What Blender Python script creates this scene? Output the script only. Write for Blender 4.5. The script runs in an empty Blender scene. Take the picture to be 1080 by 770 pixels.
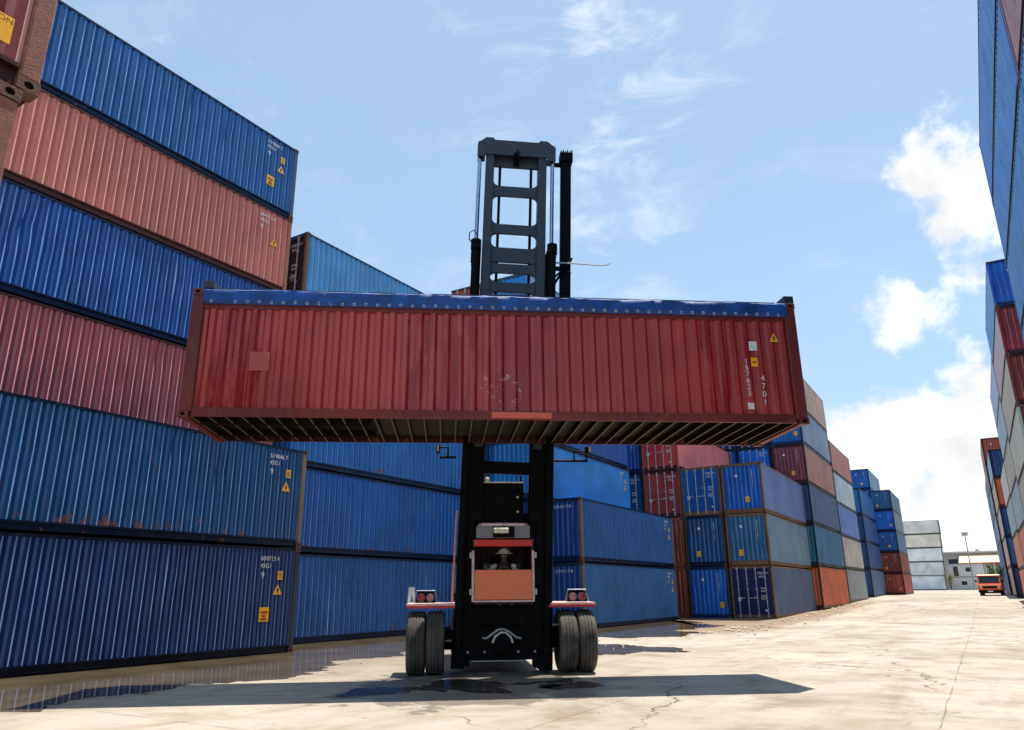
import bpy, math, random
from mathutils import Vector, Matrix
R = math.radians
rnd = random.Random(7)
scene = bpy.context.scene
C = scene.collection

# ------------------------------------------------------------------ mesh helpers
class MB:
    def __init__(s): s.v = []; s.f = []; s.m = []
    def add(s, vs, fs, mi=0):
        b = len(s.v); s.v += [tuple(v) for v in vs]
        s.f += [tuple(b + i for i in f) for f in fs]; s.m += [mi] * len(fs); return s
    def box(s, x0, x1, y0, y1, z0, z1, mi=0):
        return s.add([(x0,y0,z0),(x1,y0,z0),(x1,y1,z0),(x0,y1,z0),(x0,y0,z1),(x1,y0,z1),(x1,y1,z1),(x0,y1,z1)],
            [(0,3,2,1),(4,5,6,7),(0,1,5,4),(1,2,6,5),(2,3,7,6),(3,0,4,7)], mi)
    def bbox(s, x0, x1, y0, y1, z0, z1, b=.02, mi=0):
        """box with chamfered vertical and horizontal edges"""
        xs = (x0, x0+b, x1-b, x1); ys = (y0, y0+b, y1-b, y1)
        def ring(z, d):
            return [(x0+b+d*0 if d else x0+b, y0+(0 if not d else b), z)]
        rings = []
        for z, d in ((z0, b), (z0+b, 0), (z1-b, 0), (z1, b)):
            a0, a1, c0, c1 = x0+d, x1-d, y0+d, y1-d
            rings.append([(a0+b,c0,z),(a1-b,c0,z),(a1,c0+b,z),(a1,c1-b,z),(a1-b,c1,z),(a0+b,c1,z),(a0,c1-b,z),(a0,c0+b,z)])
        vs = [p for r in rings for p in r]; fs = [tuple(range(7,-1,-1)), tuple(range(24,32))]
        for k in range(3):
            for i in range(8):
                j = (i+1) % 8; fs.append((k*8+i, k*8+j, k*8+8+j, k*8+8+i))
        return s.add(vs, fs, mi)
    def tube(s, p, r, n=10, mi=0, cap=True):
        """swept round tube through the points p; r one radius or one per point"""
        p = [Vector(q) for q in p]; rs = r if isinstance(r, (list, tuple)) else [r]*len(p)
        vs = []; up = None
        for i, q in enumerate(p):
            t = (p[min(i+1, len(p)-1)] - p[max(i-1, 0)]).normalized()
            a = t.orthogonal() if up is None else (up - t*up.dot(t))
            a.normalize(); up = a; b = t.cross(a)
            for k in range(n):
                w = 2*math.pi*k/n; vs.append(q + (a*math.cos(w) + b*math.sin(w))*rs[i])
        fs = []
        for i in range(len(p)-1):
            for k in range(n):
                j = (k+1) % n; fs.append((i*n+k, i*n+j, i*n+n+j, i*n+n+k))
        if cap:
            fs.append(tuple(range(n-1,-1,-1))); fs.append(tuple((len(p)-1)*n+k for k in range(n)))
        return s.add(vs, fs, mi)
    def lathe(s, prof, axis='x', c=(0,0,0), n=32, mi=0):
        """closed profile (along, radius) turned round an axis through c"""
        vs = []
        for a, r in prof:
            for k in range(n):
                w = 2*math.pi*k/n; u, t = r*math.cos(w), r*math.sin(w)
                p = {'x':(a,u,t), 'y':(u,a,t), 'z':(u,t,a)}[axis]
                vs.append((p[0]+c[0], p[1]+c[1], p[2]+c[2]))
        fs = []; m = len(prof)
        for i in range(m-1):
            for k in range(n):
                j = (k+1) % n; fs.append((i*n+k, i*n+j, i*n+n+j, i*n+n+k))
        fs.append(tuple(range(n-1,-1,-1))); fs.append(tuple((m-1)*n+k for k in range(n)))
        return s.add(vs, fs, mi)
    def prism(s, poly, a0, a1, axis='y', mi=0):
        n = len(poly)
        def P(q, a): return {'y':(q[0],a,q[1]), 'x':(a,q[0],q[1]), 'z':(q[0],q[1],a)}[axis]
        vs = [P(q,a0) for q in poly] + [P(q,a1) for q in poly]
        fs = [tuple(range(n-1,-1,-1)), tuple(range(n,2*n))] + [(i,(i+1)%n,n+(i+1)%n,n+i) for i in range(n)]
        return s.add(vs, fs, mi)
    def mesh(s, name, mats=None, smooth=False):
        me = bpy.data.meshes.new(name); me.from_pydata(s.v, [], s.f)
        for i in range(max(s.m)+1 if s.m else 1):
            me.materials.append(mats[i] if mats and i < len(mats) else None)
        me.polygons.foreach_set('material_index', s.m)
        import bmesh
        bm = bmesh.new(); bm.from_mesh(me); bmesh.ops.recalc_face_normals(bm, faces=bm.faces); bm.to_mesh(me); bm.free()
        if smooth:
            me.polygons.foreach_set('use_smooth', [True]*len(me.polygons))
            me.set_sharp_from_angle(angle=R(38))
        me.update(); return me

def obj(name, me, parent=None, mat=None, loc=None, rot=None):
    o = bpy.data.objects.new(name, me); C.objects.link(o)
    if parent: o.parent = parent
    if loc: o.location = loc
    if rot: o.rotation_euler = rot
    if mat:
        if len(me.materials) == 0: me.materials.append(None)
        o.material_slots[0].link = 'OBJECT'; o.material_slots[0].material = mat
    return o
def tag(o, label, cat, group=None, kind=None):
    if label: o['label'] = label
    if cat: o['category'] = cat
    if group: o['group'] = group
    if kind: o['kind'] = kind
    return o
def thing(name, label, cat, loc=(0,0,0), rz=0, group=None):
    o = bpy.data.objects.new(name, None); C.objects.link(o)
    o.location = loc; o.rotation_euler = (0,0,rz); o.empty_display_size = .3
    return tag(o, label, cat, group)
_txt = {}
def text_data(s, size, align='LEFT'):
    k = (s, size, align)
    if k in _txt: return _txt[k]
    cu = bpy.data.curves.new('text', 'FONT'); cu.body = s; cu.size = size; cu.align_x = align
    cu.space_line = .92
    o = bpy.data.objects.new('text', cu); C.objects.link(o)
    me = bpy.data.meshes.new_from_object(o.evaluated_get(bpy.context.evaluated_depsgraph_get()))
    vs = [tuple(v.co) for v in me.vertices]; fs = [tuple(p.vertices) for p in me.polygons]
    bpy.data.objects.remove(o); bpy.data.curves.remove(cu); bpy.data.meshes.remove(me)
    _txt[k] = (vs, fs); return vs, fs

# ------------------------------------------------------------------ materials
def srgb(r, g, b):
    f = lambda c: (c/255/12.92 if c/255 <= .04045 else ((c/255+.055)/1.055)**2.4)
    return (f(r), f(g), f(b))
class NT:
    def __init__(s, m): s.t = m.node_tree; s.n = s.t.nodes; s.l = s.t.links
    def new(s, typ, **kw):
        n = s.n.new(typ)
        for k, v in kw.items(): setattr(n, k, v)
        return n
    def link(s, a, b): s.l.new(a, b)
    def put(s, sock, v):
        if hasattr(v, 'is_linked'): s.l.new(v, sock)
        elif v is not None:
            if isinstance(v, (tuple, list)) and len(v) == 3 and sock.type == 'RGBA': v = (*v, 1)
            sock.default_value = v
    def math(s, op, a, b=None, c=None, clamp=False):
        n = s.new('ShaderNodeMath', operation=op, use_clamp=clamp); s.put(n.inputs[0], a)
        if b is not None: s.put(n.inputs[1], b)
        if c is not None: s.put(n.inputs[2], c)
        return n.outputs[0]
    def vmath(s, op, a, b=None):
        n = s.new('ShaderNodeVectorMath', operation=op); s.put(n.inputs[0], a)
        if b is not None: s.put(n.inputs[1], b)
        return n.outputs[1] if op == 'DOT_PRODUCT' else n.outputs[0]
    def noise(s, vec, scale, detail=4, rough=.55, dist=0):
        n = s.new('ShaderNodeTexNoise'); s.put(n.inputs['Vector'], vec)
        n.inputs['Scale'].default_value = scale; n.inputs['Detail'].default_value = detail
        n.inputs['Roughness'].default_value = rough; n.inputs['Distortion'].default_value = dist
        return n.outputs['Fac']
    def ramp(s, v, a, b, lo=0., hi=1.):
        n = s.new('ShaderNodeMapRange', interpolation_type='SMOOTHSTEP'); s.put(n.inputs[0], v)
        for i, q in enumerate((a, b, lo, hi)): s.put(n.inputs[i+1], q)
        return n.outputs[0]
    def mix(s, f, a, b, mode='MIX'):
        n = s.new('ShaderNodeMix', data_type='RGBA', blend_type=mode); s.put(n.inputs[0], f)
        s.put(n.inputs[6], a); s.put(n.inputs[7], b); return n.outputs[2]
    def sep(s, v):
        n = s.new('ShaderNodeSeparateXYZ'); s.put(n.inputs[0], v); return n.outputs
    def comb(s, x, y, z):
        n = s.new('ShaderNodeCombineXYZ')
        for i, q in enumerate((x, y, z)): s.put(n.inputs[i], q)
        return n.outputs[0]
def material(name):
    m = bpy.data.materials.new(name); m.use_nodes = True
    t = NT(m); return m, t, t.n['Principled BSDF']

def objcoord(t):
    co = t.new('ShaderNodeTexCoord').outputs['Object']
    rr = t.new('ShaderNodeObjectInfo').outputs['Random']
    off = t.comb(t.math('MULTIPLY', rr, 91.7), t.math('MULTIPLY', rr, 37.3), t.math('MULTIPLY', rr, 13.1))
    return co, t.vmath('ADD', co, off)

_paint = {}
def paint(rgb, rust=.35, dust=.35, gloss=.42, held=False):
    key = (rgb, rust, dust, gloss, held)
    if key in _paint: return _paint[key]
    m, t, p = material('container_paint')
    p.inputs['Specular IOR Level'].default_value = .5 if held else .24
    if rgb[2] > rgb[0] + 100: rgb = (rgb[0], min(255, rgb[1] + 5), max(0, rgb[2] - 6))
    base = srgb(*rgb)
    co, cr = objcoord(t)
    big = t.noise(cr, .55, 3, .5)
    col = t.mix(t.ramp(big, .3, .7), tuple(c*.80 for c in base), tuple(min(1, c*1.16) for c in base))
    # chalky, rain-washed streaks
    st = t.noise(t.vmath('MULTIPLY', cr, (6., 6., .32)), 1., 4, .6)
    lum = .3*base[0] + .5*base[1] + .2*base[2]
    chalk = tuple(.55*c + .45*(lum*.75 + .10) for c in base)
    col = t.mix(t.math('MULTIPLY', t.ramp(st, .48, .78), dust), col, chalk)
    dk = t.noise(t.vmath('MULTIPLY', cr, (9., 9., .5)), 1., 5, .65)
    col = t.mix(t.math('MULTIPLY', t.ramp(dk, .55, .8), .45), col, tuple(c*.35 for c in base))
    if held:
        xyz = t.sep(co)
        wob = t.math('ADD', xyz[1], t.math('MULTIPLY', t.math('SUBTRACT', t.noise(co, 1.2, 3), .5), .5))
        a = t.math('MULTIPLY', t.ramp(wob, -2.1, -1.9), t.ramp(wob, .75, .95, 1, 0))
        b = t.ramp(wob, -4.75, -4.5, 1, 0)
        c = t.math('MULTIPLY', t.ramp(wob, 4.0, 4.15), t.ramp(wob, 4.9, 5.1, 1, 0))
        fresh = t.math('MAXIMUM', a, t.math('MAXIMUM', b, c))
        brk = t.ramp(t.noise(t.vmath('MULTIPLY', co, (3., 3., .7)), 1., 4), .38, .5)
        fresh = t.math('MULTIPLY', fresh, brk)
        col = t.mix(t.math('MULTIPLY', fresh, t.ramp(t.noise(t.vmath('MULTIPLY', co, (1., 7., .25)), 1.3, 3), .42, .56, .15, .85)), col, srgb(138, 20, 18))
        # scraped bare patch low in the middle of the wall
        d = t.new('ShaderNodeVectorMath', operation='DISTANCE'); t.put(d.inputs[0], t.vmath('MULTIPLY', co, (0., 1.2, 1.6))); t.put(d.inputs[1], (0., .0, 1.1))
        sc = t.math('MULTIPLY', t.ramp(d.outputs['Value'], .35, .75, 1, 0), t.ramp(t.noise(co, 9, 5, .7), .56, .62))
        col = t.mix(t.math('MULTIPLY', sc, .8), col, (.5, .42, .4))
    # sunlit rib highlights painted into the corrugation webs; deep red on the held box
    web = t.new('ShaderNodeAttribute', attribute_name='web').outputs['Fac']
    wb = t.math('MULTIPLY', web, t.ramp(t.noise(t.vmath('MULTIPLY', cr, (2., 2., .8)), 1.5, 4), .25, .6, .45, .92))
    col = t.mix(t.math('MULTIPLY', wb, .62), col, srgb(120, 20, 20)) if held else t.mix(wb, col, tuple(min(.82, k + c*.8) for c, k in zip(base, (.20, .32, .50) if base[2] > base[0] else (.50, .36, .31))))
    # rust spots, denser low on the wall, plus runs
    z = t.sep(co)[2]
    rn = t.noise(cr, 3.2, 8, .72)
    rr = t.noise(t.vmath('MULTIPLY', cr, (4., 4., .6)), 1.6, 6, .7)
    low = t.ramp(z, .1, .8, .09, 0.)
    thr = .735 - .14*rust
    rm = t.ramp(t.math('ADD', t.math('ADD', t.math('MULTIPLY', rn, .62), t.math('MULTIPLY', rr, .38)), low), thr-.02, thr+.035)
    rc = t.mix(t.noise(cr, 14, 4), srgb(92, 48, 28), srgb(150, 92, 58))
    col = t.mix(t.math('MULTIPLY', rm, .85), col, rc)
    # small light scuffs
    sc = t.ramp(t.noise(t.vmath('MULTIPLY', cr, (3., 1.2, 5.)), 2.3, 8, .75), .735, .76)
    col = t.mix(t.math('MULTIPLY', sc, .5), col, tuple(.4*c + .36 for c in base))
    t.link(col, p.inputs['Base Color'])
    ro = t.math('ADD', t.ramp(st, .35, .75, gloss-.07, gloss+.16), t.math('MULTIPLY', rm, .3))
    if held: ro = t.math('SUBTRACT', ro, t.math('MULTIPLY', fresh, .22))
    t.link(ro, p.inputs['Roughness'])
    bp = t.new('ShaderNodeBump'); bp.inputs['Strength'].default_value = .35; bp.inputs['Distance'].default_value = .02
    t.link(t.math('ADD', t.noise(cr, 1.8, 2), t.math('MULTIPLY', t.noise(cr, 22, 4), .06)), bp.inputs['Height'])
    t.link(bp.outputs[0], p.inputs['Normal'])
    _paint[key] = m; return m

def simple(name, rgb, rough=.5, metal=0., var=.25, scale=6., bump=.0, rust=0., spec=.5):
    m, t, p = material(name); base = srgb(*rgb) if max(rgb) > 1.001 else rgb
    co, cr = objcoord(t)
    n = t.noise(cr, scale, 5, .6)
    col = t.mix(t.ramp(n, .25, .75), tuple(c*(1-var) for c in base), tuple(min(1, c*(1+var)) for c in base))
    if rust:
        rm = t.ramp(t.noise(cr, scale*1.7, 7, .7), .66-.2*rust, .74-.2*rust)
        col = t.mix(rm, col, t.mix(t.noise(cr, 25, 3), srgb(88, 44, 24), srgb(140, 84, 50)))
    t.link(col, p.inputs['Base Color'])
    t.link(t.ramp(n, .2, .8, max(.03, rough-.1), min(1, rough+.1)), p.inputs['Roughness'])
    p.inputs['Metallic'].default_value = metal; p.inputs['Specular IOR Level'].default_value = spec
    if bump:
        bp = t.new('ShaderNodeBump'); bp.inputs['Strength'].default_value = bump; bp.inputs['Distance'].default_value = .01
        t.link(t.noise(cr, scale*4, 4), bp.inputs['Height']); t.link(bp.outputs[0], p.inputs['Normal'])
    return m
M = dict(
    rustpost=simple('rusty_steel', (128, 80, 66), .75, 0, .35, 14, .5, .3),
    casting=simple('casting_steel', (98, 66, 54), .7, 0, .3, 7, .4, .5),
    hole=simple('dark_hole', (8, 8, 8), .9),
    white=simple('white_marking', (225, 225, 220), .6, 0, .12, 9),
    yellow=simple('yellow_label', (250, 178, 20), .5, 0, .1, 9),
    blackink=simple('black_ink', (18, 18, 18), .6),
    steel=simple('galvanised_rod', (168, 168, 168), .5, .25, .2, 8),
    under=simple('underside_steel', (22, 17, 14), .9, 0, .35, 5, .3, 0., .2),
    flange=simple('bounce_lit_flange', (104, 80, 56), .7, 0, .3, 6, .3, .15),  # paler than the web: ground bounce put into the flange colour
    plank=simple('floor_planks', (44, 38, 32), .85, 0, .3, 4, .2),
    tarp=simple('blue_tarpaulin', (14, 68, 140), .6, 0, .5, 2.6, .8),
    rope=simple('pale_rope', (200, 205, 210), .8),
    machine=simple('dark_slate_paint', (44, 52, 64), .5, 0, .25, 4, .1),
    black=simple('black_greasy_steel', (6, 6, 7), .65, 0, .4, 6, .2, 0., .12),
    chrome=simple('chromed_rod', (170, 180, 195), .12, 1., .1),
    rubber=simple('tyre_rubber', (26, 25, 25), .7, 0, .4, 5, .5),
    tread=simple('dusty_tread', (76, 70, 63), .85, 0, .7, 2.6, .6),
    orange=simple('orange_paint', (255, 126, 80), .45, 0, .10, 5, .05),
    red=simple('red_paint', (205, 38, 20), .42, 0, .15, 4),
    pale=simple('pale_fender_paint', (232, 196, 186), .45, 0, .2, 5),
    grey=simple('grey_plastic', (128, 124, 128), .5, 0, .15, 5),
    cream=simple('cream_lamp_glass', (225, 215, 180), .25),
    lampred=simple('red_lamp_glass', (165, 30, 34), .18, 0, .2),
    lamppink=simple('pale_red_lamp_glass', (200, 120, 120), .18, 0, .2),
    skin=simple('skin', (96, 62, 48), .55, 0, .1, 20),
    shirt=simple('pale_shirt', (236, 230, 226), .85, 0, .15, 20, .2),
    vest=simple('dark_vest', (58, 30, 26), .85, 0, .2, 20, .2),
    trousers=simple('dark_trousers', (30, 34, 46), .85, 0, .2, 15, .2),
    hat=simple('white_hat', (240, 234, 224), .5, 0, .1, 10),
    glass=simple('dark_glass', (24, 32, 42), .06, 0, .1),
    concrete_wall=simple('painted_plaster', (196, 196, 192), .8, 0, .12, 1.2, .1),
    greywall=simple('grey_plaster', (150, 152, 152), .8, 0, .12, 1.2, .1),
    awning=simple('cream_orange_roof_sheet', (238, 200, 150), .6, 0, .1, 1.),
    awnedge=simple('terracotta_edge', (178, 78, 48), .6),
    pole=simple('galvanised_pole', (150, 152, 150), .5, .5, .15, 3),
    leaf=simple('leaf_green', (86, 112, 34), .6, 0, .45, 3),
    leafdry=simple('dry_leaf_green', (122, 112, 52), .7, 0, .4, 3),
    stem=simple('brown_stem', (84, 64, 46), .8),
    vanorange=simple('orange_van_paint', (232, 92, 36), .3, 0, .1, 3),
    vanwhite=simple('cream_van_roof', (236, 214, 180), .35, 0, .06, 3),
)

# ------------------------------------------------------------------ shipping containers
HX, HL, HH = 1.219, 6.096, 2.896       # half width, half length, height of a high-cube box
def corrug(length, pitch, depth, z0, z1, nz, dents=0, seed=0, slope=.19):
    """trapezoid-corrugated sheet along y, outer face at x=0, recess towards -x"""
    rg = random.Random(seed); n = max(1, round(length/pitch)); pt = length/n
    prof = []
    fo = (1-2*slope)/2
    for i in range(n):
        y = -length/2 + i*pt
        prof += [(y, -depth), (y+pt*fo, -depth), (y+pt*(fo+slope), 0), (y+pt*(2*fo+slope), 0)]
    prof.append((length/2, -depth))
    sh = [[0.]*(nz+1) for _ in prof]; dx = [[0.]*(nz+1) for _ in prof]
    for _ in range(dents):
        i = rg.randrange(n)*4; k = rg.uniform(1, nz-1); a = rg.uniform(-.045, .045); w = rg.uniform(.6, 1.8); d = rg.uniform(0, .022)
        for j in range(i, min(i+5, len(prof))):
            for r in range(nz+1):
                q = math.exp(-((r-k)/w)**2); sh[j][r] += a*q; dx[j][r] -= d*q
    vs = []; 
    for j, (y, x) in enumerate(prof):
        for r in range(nz+1):
            vs.append((x + dx[j][r], y + sh[j][r], z0 + (z1-z0)*r/nz))
    fs = []; m = nz+1; web = []
    for j in range(len(prof)-1):
        for r in range(nz):
            fs.append((j*m+r, (j+1)*m+r, (j+1)*m+r+1, j*m+r+1)); web.append((0., .34, 0., 1.)[j % 4])  # weight of the painted rib highlight, full on the sunward webs
    return vs, fs, web
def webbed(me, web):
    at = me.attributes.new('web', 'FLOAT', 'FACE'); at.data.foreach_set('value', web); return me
_me = {}
def cached(key, fn):
    if key not in _me: _me[key] = fn()
    return _me[key]
def side_mesh(var, z1=2.80, fine=True):
    def f():
        vs, fs, w = corrug(11.86, .278, .038, .22, z1, 9 if fine else 1, [2, 7, 14][var % 3] if fine else 0, 11+var)
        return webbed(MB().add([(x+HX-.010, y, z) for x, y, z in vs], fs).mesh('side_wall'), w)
    return cached(('side', var, z1, fine), f)
def end_mesh(var, z1=2.74, fine=True):
    def f():
        vs, fs, w = corrug(2.14, .268, .045, .26, z1, 7 if fine else 1, [2, 6][var % 2] if fine else 0, 31+var, .2)
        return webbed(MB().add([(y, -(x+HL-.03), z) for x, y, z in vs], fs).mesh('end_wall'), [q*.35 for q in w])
    return cached(('end', var, z1, fine), f)
def post_mesh(h=HH):
    return cached(('post', h), lambda: MB().bbox(HX-.125, HX-.006, HL-.17, HL-.004, .118, h-.118, .018).mesh('corner_post'))
def frame_mesh(h=HH, cast=True):
    def f():
        b = MB()
        if cast:
            for sx in (-1, 1):
                for sy in (-1, 1):
                    x0, x1 = sorted((sx*(HX-.006), sx*(HX-.125))); y0, y1 = sorted((sy*(HL-.004), sy*(HL-.17)))
                    b.bbox(x0, x1, y0, y1, .118, h-.118, .018)
                    x0, x1 = sorted((sx*HX, sx*(HX-.162))); y0, y1 = sorted((sy*HL, sy*(HL-.178)))
                    b.box(x0, x1, y0, y1, 0, .118); b.box(x0, x1, y0, y1, h-.118, h)
        for sx in (-1, 1):
            x0, x1 = sorted((sx*(HX-.065), sx*(HX-.12))); b.box(x0, x1, -HL+.178, HL-.178, .03, .18)
            x0, x1 = sorted((sx*(HX-.006), sx*(HX-.12))); b.box(x0, x1, -HL+.179, HL-.179, .18, .22)
            x0, x1 = sorted((sx*(HX-.004), sx*(HX-.075))); b.box(x0, x1, -HL+.178, HL-.178, h-.10, h-.03)
        for sy in (-1, 1):
            y0, y1 = sorted((sy*(HL-.008), sy*(HL-.13)))
            b.box(-HX+.163, HX-.163, y0, y1, h-.16, h-.006); b.box(-HX+.163, HX-.163, y0, y1, .02, .25)
        return b.mesh('frame')
    return cached(('frame', h, cast), f)
def casting_mesh():
    def f():
        # block whose outer faces (+x, +y) carry a real oval recess
        b = MB(); X, Y, Z = .162, .178, .118
        def face(o, u, v, w, hu, hv):      # a face with a recess
            o, u, v, w = Vector(o), Vector(u), Vector(v), Vector(w); n = 10
            out = [o, o+u, o+u+v, o+v]; c = o + u*.5 + v*.5
            ring = [c + u*(hu*math.cos(2*math.pi*(k+.5)/n+math.pi)) + v*(hv*math.sin(2*math.pi*(k+.5)/n+math.pi)) for k in range(n)]
            vs = out + ring + [q + w for q in ring]; fs = []; own = []
            for k in range(n):
                q = ring[k]-c; own.append((0 if q.dot(v) < 0 else 3) if q.dot(u) < 0 else (1 if q.dot(v) < 0 else 2))
            for k in range(n):
                j = (k+1) % n; fs.append((4+k, 4+j, own[j]) if own[k] == own[j] else (4+k, 4+j, own[j], own[k]))
            b.add(vs, fs, 0); b.add(vs, [(4+k, 4+(k+1) % n, 14+(k+1) % n, 14+k) for k in range(n)] + [tuple(range(14, 24))], 1)
        face((0,0,0), (0,-Y,0), (0,0,Z), (-.05,0,0), .22, .3); face((0,0,0), (-X,0,0), (0,0,Z), (0,-.05,0), .22, .3)
        b.add([(-X,-Y,0),(0,-Y,0),(0,0,0),(-X,0,0),(-X,-Y,Z),(0,-Y,Z),(0,0,Z),(-X,0,Z)], [(0,3,2,1),(4,5,6,7),(0,1,5,4),(3,0,4,7)], 0)
        me = bpy.data.meshes.new('corner_casting'); me.from_pydata(b.v, [], b.f)
        me.materials.append(M['casting']); me.materials.append(M['hole']); me.polygons.foreach_set('material_index', b.m)
        return me
    return cached('casting', f)
def roof_mesh(h):
    def f():
        vs, fs, w = corrug(11.74, .209, .02, -1.10, 1.10, 1, slope=.2)
        return MB().add([(z, y, h-.035+x) for x, y, z in vs], fs).mesh('roof')
    return cached(('roof', h), f)
def floor_mesh():
    def f():
        b = MB().box(-HX+.112, HX-.112, -HL+.14, HL-.14, .16, .185)
        for i in range(38): b.box(-HX+.112, HX-.112, -5.75+i*.3108, -5.70+i*.3108, .04, .158)
        return b.mesh('floor', [M['under']])
    return cached('floor', f)
def door_mesh():
    def f():     # one leaf, hinged at x=0, width 1.12, facing -y
        b = MB().box(.006, 1.118, -HL+.03, -HL+.075, .262, 2.73)
        for z0, z1 in ((.34, .85), (.93, 1.42), (1.50, 1.99), (2.07, 2.62)):
            b.box(.09, 1.03, -HL+.018, -HL+.03, z0, z1)
        for z in (.5, 1.1, 1.75, 2.4): b.box(-.03, .07, -HL+.004, -HL+.029, z-.05, z+.05)
        return b.mesh('door')
    return cached('door', f)
def rod_mesh():
    def f():
        b = MB().tube([(0,-HL-.012,.14),(0,-HL-.012,2.80)], .027, 8)
        for z in (.3, .95, 1.6, 2.2, 2.66): b.box(-.045, .045, -HL-.03, -HL+.017, z-.035, z+.035)
        b.box(-.02, .32, -HL-.04, -HL-.02, 1.12, 1.16); b.box(-.05, .05, -HL-.036, -HL-.002, .12, .20); b.box(-.05, .05, -HL-.036, -HL-.002, 2.72, 2.80)
        return b.mesh('lock_rod', [M['steel']])
    return cached('rod', f)
def text_on(b, s, size, at, u, v, mi=0, align='LEFT', off=0):
    vs, fs = text_data(s, size, align); at, u, v = Vector(at), Vector(u), Vector(v)
    b.add([at + u*x + v*y for x, y, z in vs], fs, mi)
NUM = ['557995', '501795', '582192', '604713', '519846', '570238']
def sidemark_mesh(i):
    def f():
        b = MB(); X = HX-.006
        text_on(b, NUM[i % 6] + ' ' + str((i*3+5) % 10), .175, (X, 4.66, 2.50), (0,1,0), (0,0,1))
        text_on(b, '45G1', .175, (X, 4.66, 2.30), (0,1,0), (0,0,1)); text_on(b, '9', .24, (X, 4.70, 2.02), (0,1,0), (0,0,1))
        return b.mesh('number_marking', [M['white']])
    return cached(('sm', i % 6), f)
def sticker_mesh(i):
    def f():
        b = MB(); X = HX-.005
        y0 = 5.30; b.box(X-.004, X, y0, y0+.18, 1.98, 2.22, 0)
        for q in (2.04, 2.10, 2.15): b.box(X, X+.002, y0+.04, y0+.14, q, q+.02, 1)
        return b.mesh('height_label', [M['yellow'], M['blackink']])
    return cached('st', f)
def triangle_mesh():
    def f():
        b = MB(); X = HX-.005
        b.prism([(5.18, 1.58), (5.50, 1.58), (5.34, 1.86)], X-.004, X, 'x', 0)
        b.prism([(5.32, 1.63), (5.36, 1.63), (5.375, 1.75), (5.305, 1.75)], X, X+.002, 'x', 1)
        return b.mesh('warning_triangle', [M['yellow'], M['blackink']])
    return cached('tri', f)
def caution_mesh(near):
    def f():
        b = MB(); X = HX-.005
        if near:
            b.box(X-.004, X, 5.46, 5.81, .34, .60, 0)
            for q, w in ((.53, 'CAUTION'), (.455, "9'6\""), (.38, 'HIGH')): text_on(b, w, .075, (X+.002, 5.635, q), (0,1,0), (0,0,1), 1, 'CENTER')
        else:
            b.box(X-.004, X, 4.75, 5.09, .86, 1.24, 0)
            for q, w in ((1.10, .22), (1.0, .12), (.92, .2)): b.box(X, X+.002, 4.92-w/2, 4.92+w/2, q-.02, q+.04, 1)
        return b.mesh('caution_label', [M['yellow'], simple('red_brown_ink', (150, 62, 24) if not near else (70, 44, 20), .6)])
    return cached(('cau', near), f)
def endmark_mesh(kind):
    def f():
        b = MB(); Y = -HL+.026; u, v = (1,0,0), (0,0,1)
        if kind[0] == 'v':       # a column of digits down the right of a corrugated end
            s = ['577203', '604118', '590347'][int(kind[1]) % 3] + '1'
            for k, ch in enumerate(s): text_on(b, ch, .16, (.62, Y, 2.40-.16*k), u, v, 0, 'CENTER')
            b.add([(-.38,Y,2.10),(-.24,Y,2.10),(-.24,Y,2.24),(-.38,Y,2.24)], [(0,1,2,3)])
        elif kind[0] == 'r':     # a row of figures along the top
            text_on(b, '5 0 4 1 7 8', .2, (.25, Y, 2.44), u, v, 0, 'CENTER')
        elif kind[0] == 'd':     # door figures
            Y = -HL+.0145
            text_on(b, '570238 1', .17, (.36, Y, 2.42), u, v); text_on(b, '45G1', .15, (.42, Y, 2.24), u, v)
            for k, (z, s) in enumerate(((1.62, '30480'), (1.46, '3900'), (1.20, '26580'), (1.04, '76.4'))):
                text_on(b, s, .13, (.46, Y, z), u, v)
                if k % 2 == 0: text_on(b, '0 5', .10, (.12, Y, z-.02), u, v)
            b.add([(-.86,Y,1.0),(-.68,Y,1.0),(-.68,Y,1.2),(-.86,Y,1.2)], [(0,1,2,3)])
            b.add([(.62,Y,.44),(.80,Y,.44),(.80,Y,.52),(.62,Y,.52)], [(0,1,2,3)])
        return b.mesh('end_marking', [M['white']])
    return cached(('em', kind), f)
def endlabel_mesh(kind):
    def f():
        b = MB(); Y = -HL+.024
        x, z = ((.62, .62), (-.55, .55), (.12, .62))[kind % 3]
        b.box(x, x+.24, Y, Y+.004, z, z+.32, 0); b.box(x+.05, x+.19, Y-.002, Y, z+.08, z+.1, 1); b.box(x+.05, x+.19, Y-.002, Y, z+.2, z+.22, 1)
        return b.mesh('yellow_label', [M['yellow'], M['blackink']])
    return cached(('el', kind % 3), f)

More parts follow.
